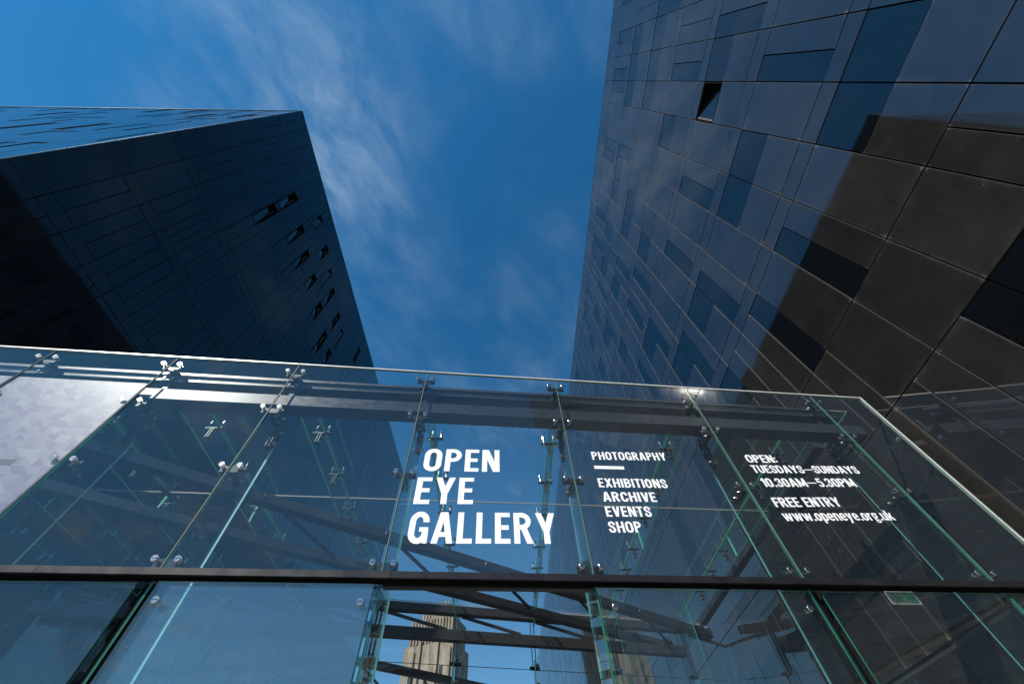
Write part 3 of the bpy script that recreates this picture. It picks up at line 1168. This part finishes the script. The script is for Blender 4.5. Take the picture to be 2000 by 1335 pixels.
def bracket_mesh():
    b = MB()
    for sx in (-0.027, 0.013):
        v = [(-0.02, -0.0), (0.16, 0.0), (0.20, -0.20), (0.15, -0.47), (0.08, -0.47), (0.06, -0.22)]
        s = len(b.v)
        for xx in (sx, sx + 0.014):
            for (yy, zz) in v:
                b.v.append((xx, yy, zz))
        n = len(v)
        b.f.append(tuple(s + k for k in range(n)))
        b.f.append(tuple(s + n + k for k in range(n))[::-1])
        b.m += [0, 0]
        for k in range(n):
            j = (k + 1) % n
            b.f.append((s + j, s + k, s + n + k, s + n + j))
            b.m.append(0)
    for (yy, zz) in ((0.04, -0.06), (0.13, -0.06), (0.12, -0.40), (0.13, -0.22)):
        b.cyl((-0.062, yy, zz), (0.062, yy, zz), 0.017, 0.017, 10, mi=1)
        for sx in (-1, 1):
            b.cyl((sx * 0.028, yy, zz), (sx * 0.042, yy, zz), 0.026, 0.026, 10, mi=1)
    return b.mesh('bracket', [M_PLATE, M_CHROME])


BR = bracket_mesh()
for i in range(0, len(J) - 1):
    loc = Vector(CP(J[i], 0.25, 3.80)) - cn_loc
    place('bracket', BR, cn, mtx=Matrix.Translation(loc))


def top_bracket_mesh():
    b = MB()
    b.box(-0.03, 0.03, 0.08, 0.17, -0.03, 0.03)
    b.box(-0.075, 0.075, 0.148, 0.16, -0.14, 0.01)
    b.cyl((-0.05, 0.148, -0.10), (-0.05, 0.136, -0.10), 0.016, 0.016, 8, mi=1)
    b.cyl((0.05, 0.148, -0.10), (0.05, 0.136, -0.10), 0.016, 0.016, 8, mi=1)
    return b.mesh('bracket', [M_PLATE, M_CHROME])


TB = top_bracket_mesh()
for i in range(0, len(J) - 1):
    place('bracket', TB, cn, mtx=Matrix.Translation(Vector(CP(J[i], 0.0, 4.34)) - cn_loc) @ rotz)

# far wall line of the canopy
def FD(x):
    return 7.5 + 0.16 * x


def FP(x, D, z):
    return CP(x, FD(x) + D, z)


# roof panes and roof fins
ZF0, ZF1 = 4.12, 4.53
for i in range(len(J) - 1):
    for (d0, d1) in ((0.34, 3.1), (3.115, None)):
        b = MB()
        xa, xb = J[i] + .007, J[i + 1] - .007
        ea = d1 if d1 else FD(xa) - 0.02
        eb = d1 if d1 else FD(xb) - 0.02
        c8 = [CP(xa, d0, 4.55), CP(xb, d0, 4.55), CP(xb, eb, 4.55), CP(xa, ea, 4.55),
              CP(xa, d0, 4.569), CP(xb, d0, 4.569), CP(xb, eb, 4.569), CP(xa, ea, 4.569)]
        b.hexa(c8, sides=[0, 0, 2, 1, 2, 1])
        cbuild(b, 'roof_pane', [M_ROOF, M_GEDGE, M_SEAL])
    if i:
        b = MB()
        x = J[i]
        b.hexa([CP(x - .005, 0.34, 4.553), CP(x + .005, 0.34, 4.553), CP(x + .005, FD(x) - .03, 4.553), CP(x - .005, FD(x) - .03, 4.553),
                CP(x - .005, 0.34, 4.566), CP(x + .005, 0.34, 4.566), CP(x + .005, FD(x) - .03, 4.566), CP(x - .005, FD(x) - .03, 4.566)])
        cbuild(b, 'roof_seal', M_SEAL)
b = MB()
b.box(J[0], J[-1], 3.102, 3.113, 4.553, 4.566, T=CP)
cbuild(b, 'roof_seal', M_SEAL)


def roof_fitting_mesh():
    """cross plate under the roof glass with two upright bolts, blades clamped on the fin below"""
    b = MB()
    b.box(-0.125, 0.125, -0.03, 0.03, -0.118, -0.104)
    for sx in (-0.09, 0.09):
        b.cyl((sx, 0, -0.104), (sx, 0, -0.012), 0.012, 0.012, 8, mi=1)
        b.cyl((sx, 0, -0.014), (sx, 0, -0.001), 0.028, 0.028, 12, mi=1)
        b.cyl((sx, 0, 0.0195), (sx, 0, 0.030), 0.028, 0.028, 12, mi=1)
        b.cyl((sx, 0, -0.14), (sx, 0, -0.118), 0.018, 0.018, 8, mi=1)
    for sx in (-0.026, 0.012):
        b.box(sx, sx + 0.014, -0.035, 0.035, -0.30, -0.118)
    for zz in (-0.17, -0.27):
        b.cyl((-0.055, 0, zz), (0.055, 0, zz), 0.012, 0.012, 8, mi=1)
        for sx in (-1, 1):
            b.cyl((sx * 0.027, 0, zz), (sx * 0.04, 0, zz), 0.021, 0.021, 8, mi=1)
    return b.mesh('roof_fitting', [M_PLATE, M_CHROME])


RF = roof_fitting_mesh()
for i in range(0, len(J) - 1):
    x = J[i]
    end = FD(x) - 0.3
    cuts = [0.62, end * 0.5, end]
    for a, b_ in zip(cuts[:-1], cuts[1:]):
        b = MB()
        c8 = [CP(x - .014, a + .004, ZF0), CP(x + .014, a + .004, ZF0), CP(x + .014, b_ - .004, ZF0), CP(x - .014, b_ - .004, ZF0),
              CP(x - .014, a + .004, ZF1), CP(x + .014, a + .004, ZF1), CP(x + .014, b_ - .004, ZF1), CP(x - .014, b_ - .004, ZF1)]
        b.hexa(c8, sides=[1, 1, 1, 0, 1, 0])
        cbuild(b, 'roof_fin', [M_FIN, M_GEDGE3])
    for D in (1.3, 2.3, 3.28, 4.4, 5.25, 6.2):
        if D < end:
            place('roof_fitting', RF, cn, mtx=Matrix.Translation(Vector(CP(x, D, 4.55)) - cn_loc))

# big diagonal beams under the roof
diag = [((-6.8, 3.74), (5.43, 11.69), 'first diagonal steel beam under the roof glass'),
        ((-8.6, 4.22), (4.59, 12.41), 'second diagonal steel beam under the roof glass'),
        ((-7.6, 9.70), (1.6, 16.4), 'diagonal steel beam beyond the far glass wall'),
        ((-7.6, 11.9), (0.6, 17.7), 'outermost diagonal steel beam beyond the far glass wall')]
for (p, q, lab) in diag:
    d = Vector((q[0] - p[0], q[1] - p[1], 0)).normalized()
    nrm = Vector((-d.y, d.x, 0))
    P = Vector((p[0], p[1], 4.085)) + nrm * 0.1
    Q = Vector((q[0], q[1], 4.085)) + nrm * 0.1
    b = MB()
    b.bar(P, Q, 0.19, 0.15)
    cbuild(b, 'beam', M_STEEL, label=lab)
    for s in (0.0, 1.0):
        b = MB()
        e = P.lerp(Q, s)
        b.bar(e - d * 0.012, e + d * 0.012, 0.25, 0.22)
        cbuild(b, 'end_plate', M_PLATE)
# slender ties between the diagonals
P0, P1 = Vector((-6.8, 3.74, 4.1)), Vector((5.43, 11.69, 4.1))
Q0, Q1 = Vector((-8.6, 4.22, 4.1)), Vector((4.59, 12.41, 4.1))
for k in range(6):
    t0, t1 = 0.10 + k * 0.145, 0.20 + k * 0.145
    b = MB()
    b.bar(P0.lerp(P1, t0), Q0.lerp(Q1, t1 + .07), 0.045, 0.05)
    cbuild(b, 'tie_bar', M_STEEL)
R0, R1 = Vector((-7.6, 9.7, 4.1)), Vector((1.6, 16.4, 4.1))
S0, S1 = Vector((-7.6, 11.9, 4.1)), Vector((0.6, 17.7, 4.1))
for k in range(5):
    b = MB()
    b.bar(R0.lerp(R1, 0.08 + k * .17), S0.lerp(S1, 0.17 + k * .17), 0.045, 0.05)
    cbuild(b, 'tie_bar', M_STEEL)
# posts carrying the diagonals
for (x, y) in ((-2.60, 10.25),):
    pass

# far wall: beams, glass, fins, fittings
FJ = [-9.0, -7.42, -5.84, -4.33, -2.72, -0.98, 0.80, 2.80, 4.80, 5.75]
b = MB()
b.box(-9.0, 4.7, -0.33, -0.15, 3.72, 3.92, T=FP)
cbuild(b, 'beam', M_STEEL, label='lower steel beam of the far glass wall')
b = MB()
b.box(-9.0, 5.5, -0.36, -0.16, 4.24, 4.40, T=FP)
cbuild(b, 'beam', M_STEEL, label='upper steel beam of the far glass wall')
for i in range(len(FJ) - 1):
    for (z0, z1) in ((3.36, 4.5), (0.9, 3.352), (-EYE + .02, 0.892)):
        b = MB()
        b.box(FJ[i] + .006, FJ[i + 1] - .006, 0, 0.019, z0, z1, T=FP, sides=[1, 1, 0, 1, 0, 1])
        cbuild(b, 'glass_pane', [M_ROOF, M_GEDGE])
    b = MB()
    b.box(FJ[i], FJ[i + 1] - .003, -0.006, 0.026, 4.502, 4.522, T=FP)
    cbuild(b, 'top_trim', M_TRIM)
    b = MB()
    b.bar(FP(FJ[i] + .1, -0.25, 4.22), FP(FJ[i] + 1.5, -0.25, 3.94), 0.04, 0.06)
    cbuild(b, 'lacing_bar', M_STEEL)
    if i:
        x = FJ[i]
        b = MB()
        b.box(x - .0095, x + .0095, -0.46, -0.03, -EYE, 3.4, T=FP, sides=[1, 1, 1, 0, 1, 0])
        cbuild(b, 'glass_fin', [M_FIN, M_GEDGE])
        for zz in (4.34, 3.36, 3.02, 2.68, 1.9, 1.2):
            loc = Vector(FP(x, 0.019, zz)) - cn_loc
            fo = place('spider_fitting', WF, cn, mtx=Matrix.Translation(loc) @ Matrix.Rotation(math.pi + math.atan(0.25), 4, 'Z'))
        for sx in (-0.04, 0.04):
            b = MB()
            b.box(x + sx - .008, x + sx + .008, -0.30, -0.20, 3.35, 4.24, T=FP)
            cbuild(b, 'hanger', M_PLATE)
b = MB()
b.box(-9.0, 5.9, 0.003, 0.016, 3.353, 3.359, T=FP)
cbuild(b, 'joint_seal', M_SEAL)
# wall plate where the roof meets the right building
b = MB()
b.box(5.02, 5.19, 0.72, 7.2, 4.10, 4.20, T=CP)
cbuild(b, 'beam', M_STEEL, label='short steel beam running back beside the right-hand wall')

# ------------------------------------------------------------------ lettering
W_ = 0.175


def catmull(pts, n=7):
    P = [Vector((*p, 0)) for p in pts]
    P = [P[0] * 2 - P[1]] + P + [P[-1] * 2 - P[-2]]
    out = []
    for i in range(1, len(P) - 2):
        for k in range(n):
            t = k / n
            a, b_, c_, d_ = P[i - 1], P[i], P[i + 1], P[i + 2]
            out.append(0.5 * ((2 * b_) + (c_ - a) * t + (2 * a - 5 * b_ + 4 * c_ - d_) * t * t + (3 * b_ - a - 3 * c_ + d_) * t ** 3))
    out.append(P[-2])
    return [(q.x, q.y) for q in out]


def arc(cx, cy, rx, ry, a0, a1, n=10):
    return [(cx + rx * math.cos(math.radians(a0 + (a1 - a0) * k / n)), cy + ry * math.sin(math.radians(a0 + (a1 - a0) * k / n))) for k in range(n + 1)]


def stroke(pts, w=W_, closed=False):
    n = len(pts)
    L, R = [], []
    for i in range(n):
        a = pts[(i - 1) % n] if (closed or i > 0) else pts[i]
        b_ = pts[(i + 1) % n] if (closed or i < n - 1) else pts[i]
        d = Vector((b_[0] - a[0], b_[1] - a[1])).normalized()
        nn = Vector((-d.y, d.x)) * (w / 2)
        L.append((pts[i][0] + nn.x, pts[i][1] + nn.y))
        R.append((pts[i][0] - nn.x, pts[i][1] - nn.y))
    q = []
    m = n if closed else n - 1
    for i in range(m):
        j = (i + 1) % n
        q.append([R[i], R[j], L[j], L[i]])
    return ('strip', q)


def rect(x0, y0, x1, y1):
    return ('poly', [[(x0, y0), (x1, y0), (x1, y1), (x0, y1)]])


def poly(*p):
    return ('poly', [list(p)])


h = W_ / 2
hb = 0.15 / 2          # horizontal strokes are a little thinner
TH = 0.15


def oval(x0, x1, y0=0.0, y1=1.0, w=W_, rr=None):
    a, b_ = x0 + w / 2, x1 - w / 2
    r = (b_ - a) / 2
    ry = min(r * 1.15, (y1 - y0) / 2 - w / 2)
    cx = (a + b_) / 2
    c0, c1 = y0 + w / 2 + ry - .01, y1 - w / 2 - ry + .01
    pts = arc(cx, c1, r, ry, 0, 180, 12) + arc(cx, c0, r, ry, 180, 360, 12)
    return stroke(pts, w, True)


def diag_(x0, y0, x1, y1, w=0.185):
    # parallelogram with horizontal ends
    return poly((x0 - w / 2, y0), (x0 + w / 2, y0), (x1 + w / 2, y1), (x1 - w / 2, y1))


def bowl(x0, x1, y0, y1, w=W_):
    """D-shaped half ring from x0 at y1 round to x0 at y0"""
    r = (y1 - y0 - TH) / 2
    rx = min(r, (x1 - x0) * 0.62)
    cx = x1 - w / 2 - rx
    top, bot = y1 - TH / 2, y0 + TH / 2
    pts = [(x0, top)] + arc(cx, top - r if r < rx * 1.6 else top - rx * 1.1, rx, r if r < rx * 1.6 else rx * 1.1, 90, 0, 8) \
        + arc(cx, bot + (r if r < rx * 1.6 else rx * 1.1), rx, r if r < rx * 1.6 else rx * 1.1, 0, -90, 8) + [(x0, bot)]
    return stroke(pts, (w + TH) / 2)


G = {}
G['O'] = (0.56, [oval(0, .56)])
G['0'] = (0.50, [oval(0, .50)])
G['P'] = (0.53, [rect(0, 0, W_, 1), bowl(W_ - .01, .53, .42, 1)])
G['B'] = (0.54, [rect(0, 0, W_, 1), bowl(W_ - .01, .52, .47, 1), bowl(W_ - .01, .54, 0, .58)])
G['R'] = (0.56, [rect(0, 0, W_, 1), bowl(W_ - .01, .53, .44, 1), diag_(.465, 0, .30, .48, .19)])
G['D'] = (0.56, [rect(0, 0, W_, 1), bowl(W_ - .01, .56, 0, 1)])
G['E'] = (0.45, [rect(0, 0, W_, 1), rect(W_, 0, .45, TH), rect(W_, .43, .41, .43 + TH), rect(W_, 1 - TH, .45, 1)])
G['F'] = (0.43, [rect(0, 0, W_, 1), rect(W_, .42, .39, .42 + TH), rect(W_, 1 - TH, .43, 1)])
G['N'] = (0.57, [rect(0, 0, W_ - .01, 1), rect(.57 - W_ + .01, 0, .57, 1), diag_(.46, 0, .11, 1, .21)])
G['Y'] = (0.60, [poly((.21, 0), (.39, 0), (.39, .42), (.21, .42)), diag_(.29, .40, .095, 1, .185), diag_(.31, .40, .505, 1, .185)])
G['V'] = (0.56, [diag_(.27, 0, .09, 1, .185), diag_(.29, 0, .47, 1, .185)])
G['X'] = (0.58, [diag_(.09, 0, .49, 1, .195), diag_(.49, 0, .09, 1, .195)])
G['A'] = (0.60, [diag_(.085, 0, .275, 1, .175), diag_(.515, 0, .325, 1, .175), rect(.16, .20, .44, .20 + TH)])
G['L'] = (0.44, [rect(0, 0, W_, 1), rect(W_, 0, .44, TH)])
G['T'] = (0.48, [rect(.24 - h, 0, .24 + h, 1 - TH), rect(0, 1 - TH, .48, 1)])
G['H'] = (0.56, [rect(0, 0, W_, 1), rect(.56 - W_, 0, .56, 1), rect(W_, .43, .56 - W_, .43 + TH)])
G['I'] = (W_, [rect(0, 0, W_, 1)])
G['M'] = (0.72, [rect(0, 0, .16, 1), rect(.56, 0, .72, 1), diag_(.33, .12, .11, 1, .18), diag_(.39, .12, .61, 1, .18)])
G['U'] = (0.55, [stroke([(h, 1), (h, .35)] + arc(.275, .30, .275 - h, .30 - hb, 180, 360, 12) + [(.55 - h, .35), (.55 - h, 1)])])
G['C'] = (0.54, [stroke([(.54 - h, .66)] + arc(.27, .68, .27 - h, .32 - hb, 0, 180, 12) + arc(.27, .32, .27 - h, .32 - hb, 180, 360, 12) + [(.54 - h, .35)])])
G['G'] = (0.56, [stroke([(.56 - h, .66)] + arc(.28, .68, .28 - h, .32 - hb, 0, 180, 12) + arc(.28, .32, .28 - h, .32 - hb, 180, 350, 12) + [(.56 - h, .36)]),
                 rect(.30, .36, .555, .50), rect(.43, 0, .56, .38)])
G['S'] = (0.52, [stroke(catmull([(.435, .66), (.435, .78), (.36, .90), (.25, .925), (.14, .88), (.09, .76), (.12, .64), (.26, .52),
                                 (.39, .40), (.435, .26), (.39, .12), (.27, .073), (.14, .11), (.085, .22), (.08, .34)], 4), .165)])
G['1'] = (0.30, [rect(.30 - W_, 0, .30, 1), poly((0, .70), (.16, .70), (.30 - W_ + .01, .84), (.30 - W_ + .01, 1), (0.02, .84))])
G['3'] = (0.48, [stroke(catmull([(.08, .70), (.09, .83), (.17, .92), (.26, .925), (.37, .87), (.39, .74), (.34, .60), (.20, .535)], 4), .155),
                 stroke(catmull([(.19, .525), (.34, .49), (.40, .37), (.40, .22), (.34, .10), (.24, .073), (.13, .11), (.08, .22), (.075, .32)], 4), .155)])
G['5'] = (0.48, [rect(.06, 1 - TH, .44, 1), rect(.06, .50, .20, 1 - TH),
                 stroke(catmull([(.12, .56), (.24, .60), (.35, .56), (.40, .42), (.40, .24), (.34, .11), (.24, .073), (.13, .11), (.08, .24)], 4), .155)])
G['.'] = (0.16, [rect(0, 0, .16, .17)])
G[':'] = (0.16, [rect(0, .08, .16, .25), rect(0, .52, .16, .69)])
G['-'] = (0.80, [rect(0, .40, .80, .50)])
G[' '] = (0.22, [])
xh = .74
G['w'] = (0.74, [diag_(.20, 0, .075, xh, .15), diag_(.22, 0, .37, xh, .14), diag_(.52, 0, .37, xh, .14), diag_(.54, 0, .665, xh, .15)])
G['o'] = (0.46, [oval(0, .46, 0, xh, .155)])
G['p'] = (0.47, [rect(0, -.24, .155, xh), oval(.02, .47, 0, xh, .15)])
G['g'] = (0.48, [oval(.02, .42, .20, xh, .13), stroke(catmull([(.14, .22), (.07, .13), (.14, .06), (.32, .03), (.38, -.05), (.32, -.16), (.18, -.18), (.08, -.13), (.08, -.04), (.15, .03)], 4), .10),
                 rect(.34, xh - .13, .48, xh - .02)])
G['e'] = (0.46, [stroke([(.46 - .075, .34)] + arc(.23, xh - .23, .155, .155, 0, 180, 10) + arc(.23, .23, .155, .155, 180, 345, 10), .15), rect(.10, .31, .42, .42)])
G['n'] = (0.46, [rect(0, 0, .155, xh), stroke([(.10, .60)] + arc(.24, .52, .145, .145, 110, 0, 8) + [(.385, .45), (.385, 0)], .15)])
G['r'] = (0.34, [rect(0, 0, .155, xh), stroke([(.10, .48), (.17, .61), (.26, .66), (.34, .66)], .15)])
G['u'] = (0.46, [rect(.305, 0, .46, xh), stroke([(.075, xh), (.075, .29)] + arc(.22, .22, .145, .145, 180, 290, 8) + [(.36, .16)], .15)])
G['y'] = (0.46, [diag_(.22, .02, .075, xh, .155), diag_(.10, -.24, .385, xh, .155), rect(.02, -.24, .14, -.12)])
G['k'] = (0.48, [rect(0, 0, .155, 1), diag_(.20, .28, .375, xh, .17), diag_(.395, 0, .24, .42, .17)])


def write(text, x0, x1, z0, z0r, hgt, pane, mat_=M_WHITE, track=0.11, label=None):
    """vinyl letters stuck on the outside of a pane; the strokes of a letter are films a fraction of a millimetre apart"""
    tot = 0
    for ch in text:
        tot += G[ch][0] + track
    tot -= track
    sx = (x1 - x0) / tot
    b = MB()
    cur = 0.0
    slope = (z0r - z0) / (x1 - x0)
    for ch in text:
        wd, prims = G[ch]
        for k, (kind, quads) in enumerate(prims):
            d0 = -0.0008 - k * 0.0003
            for q in quads:
                area = sum(q[i][0] * q[(i + 1) % len(q)][1] - q[(i + 1) % len(q)][0] * q[i][1] for i in range(len(q)))
                if area < 0:
                    q = q[::-1]
                s = len(b.v)
                for (u, v) in q:
                    X = x0 + (cur + u) * sx
                    b.v.append(CP(X, d0, z0 + slope * (X - x0) + v * hgt))
                b.f.append(tuple(range(s, s + len(q))))
                b.m.append(0)
        cur += wd + track
    b.v = [tuple(Vector(q) - cn_loc) for q in b.v]
    o = b.build('lettering', mat_, pane, label=label or ('lettering reading ' + text.replace('-', '—')))
    return o


pM = pane_objs[5]
pR = pane_objs[6]
pH = pane_objs[7]
write('OPEN', -0.815, 0.02, 2.80, 2.825, 0.305, pM)
write('EYE', -0.845, -0.255, 2.40, 2.42, 0.315, pM)
write('GALLERY', -0.84, 0.565, 2.00, 2.03, 0.315, pM)
write('PHOTOGRAPHY', 1.115, 2.04, 3.05, 3.085, 0.118, pR, track=0.10)
write('EXHIBITIONS', 1.11, 1.905, 2.675, 2.695, 0.116, pR, track=0.10)
write('ARCHIVE', 1.12, 1.715, 2.50, 2.515, 0.116, pR, track=0.10)
write('EVENTS', 1.11, 1.60, 2.325, 2.34, 0.116, pR, track=0.10)
write('SHOP', 1.10, 1.44, 2.155, 2.165, 0.116, pR, track=0.10)
b = MB()
b.v = [tuple(Vector(CP(x, -0.0008, z)) - cn_loc) for x, z in ((1.11, 2.92), (1.465, 2.927), (1.465, 2.97), (1.11, 2.963))]
b.f = [(0, 1, 2, 3)]
b.m = [0]
b.build('lettering', M_WHITE, pR, label='short white bar under the word PHOTOGRAPHY')
write('OPEN:', 3.085, 3.49, 3.11, 3.125, 0.118, pH, track=0.07)
write('TUESDAYS-SUNDAYS', 3.075, 4.51, 2.955, 3.01, 0.112, pH, track=0.07)
write('10.30AM-5.30PM', 3.085, 4.30, 2.76, 2.81, 0.118, pH, track=0.07)
write('FREE ENTRY', 3.065, 3.89, 2.50, 2.535, 0.118, pH, track=0.07)
write('www.openeye.org.uk', 3.07, 4.41, 2.335, 2.385, 0.12, pH, track=0.07)

# ------------------------------------------------------------------ poster behind the glass on the left
ps = thing('poster', 'pale lilac poster printed with triangles behind the glass at the far left', 'poster', CP(-6.5, 0.03, 1.8))
pl = Vector(ps.location)
b = MB()
b.box(-8.95, -4.365, 0.0215, 0.026, 1.80, 3.97, T=CP)
b.v = [tuple(Vector(q) - pl) for q in b.v]
b.build('sheet', M_POSTER, ps)
b = MB()
b.box(-5.3, -4.74, 0.0195, 0.0208, 2.70, 2.765, T=CP)
b.v = [tuple(Vector(q) - pl) for q in b.v]
b.build('printed_bar', M_DARKVINYL, ps, label='dark printed bar')

# ------------------------------------------------------------------ exit sign
ex = thing('exit_sign', 'small green running-man exit sign on a clear plate below the rail at the right', 'sign', CP(4.15, 0.4, 1.87))
el = Vector(ex.location)


def EX(x, D, z):
    p = Vector(CP(x, D, z)) - el
    return tuple(p)



b = MB()
b.box(4.0, 4.31, 0.400, 0.408, 1.715, 1.825, T=EX)
b.build('plate', M_EXITP, ex)
b = MB()
fr_ = [(4.0, 4.31, 1.711, 1.715), (4.0, 4.31, 1.825, 1.829), (3.996, 4.0, 1.711, 1.829), (4.31, 4.314, 1.711, 1.829)]
for (a, c_, d_, e_) in fr_:
    b.box(a, c_, 0.396, 0.412, d_, e_, T=EX)
b.build('frame', M_TRIM, ex)
b = MB()
b.box(4.205, 4.285, 0.3965, 0.3990, 1.725, 1.815, T=EX)
b.build('printed_door', M_EXIT, ex)
b = MB()


def sil(*pts, k=0):
    s_ = len(b.v)
    for (u, v) in pts:
        b.v.append(EX(4.03 + u * .1, 0.3975 - k * .0003, 1.725 + v * .09))
    b.f.append(tuple(range(s_, s_ + len(pts))))
    b.m.append(0)


sil(*[(.55 + .10 * math.cos(t * .785), .90 + .10 * math.sin(t * .785)) for t in range(8)], k=0)
sil((.42, .42), (.60, .40), (.66, .78), (.46, .76), k=1)
sil((.44, .48), (.28, .30), (.30, .02), (.42, .02), (.42, .26), (.56, .42), k=2)
sil((.52, .44), (.70, .28), (.96, .30), (.96, .20), (.64, .14), (.46, .36), k=3)
sil((.48, .74), (.24, .62), (.12, .44), (.20, .40), (.32, .54), (.50, .60), k=4)
sil((.62, .74), (.74, .56), (.94, .60), (.94, .50), (.70, .44), (.58, .60), k=5)
b.build('running_man', M_EXIT, ex)
for x in (4.03, 4.28):
    b = MB()
    b.cyl(EX(x, 0.404, 1.829), EX(x, 0.404, 3.80), 0.003, 0.003, 6)
    b.build('hanging_wire', M_PLATE, ex)

# ------------------------------------------------------------------ lift everything from eye-relative to ground-relative heights
for o in list(S.objects):
    if o.parent is None and o.type in ('MESH', 'EMPTY'):
        o.location.z += EYE
# things whose parts were written in eye-relative world coordinates: bring the parts back under their base
for root in (rb, lb, tw):
    base = Vector(root.location)
    shift = Matrix.Translation(Vector((-base.x, -base.y, EYE - base.z)))
    for ch in root.children:
        ch.matrix_basis = shift @ ch.matrix_basis
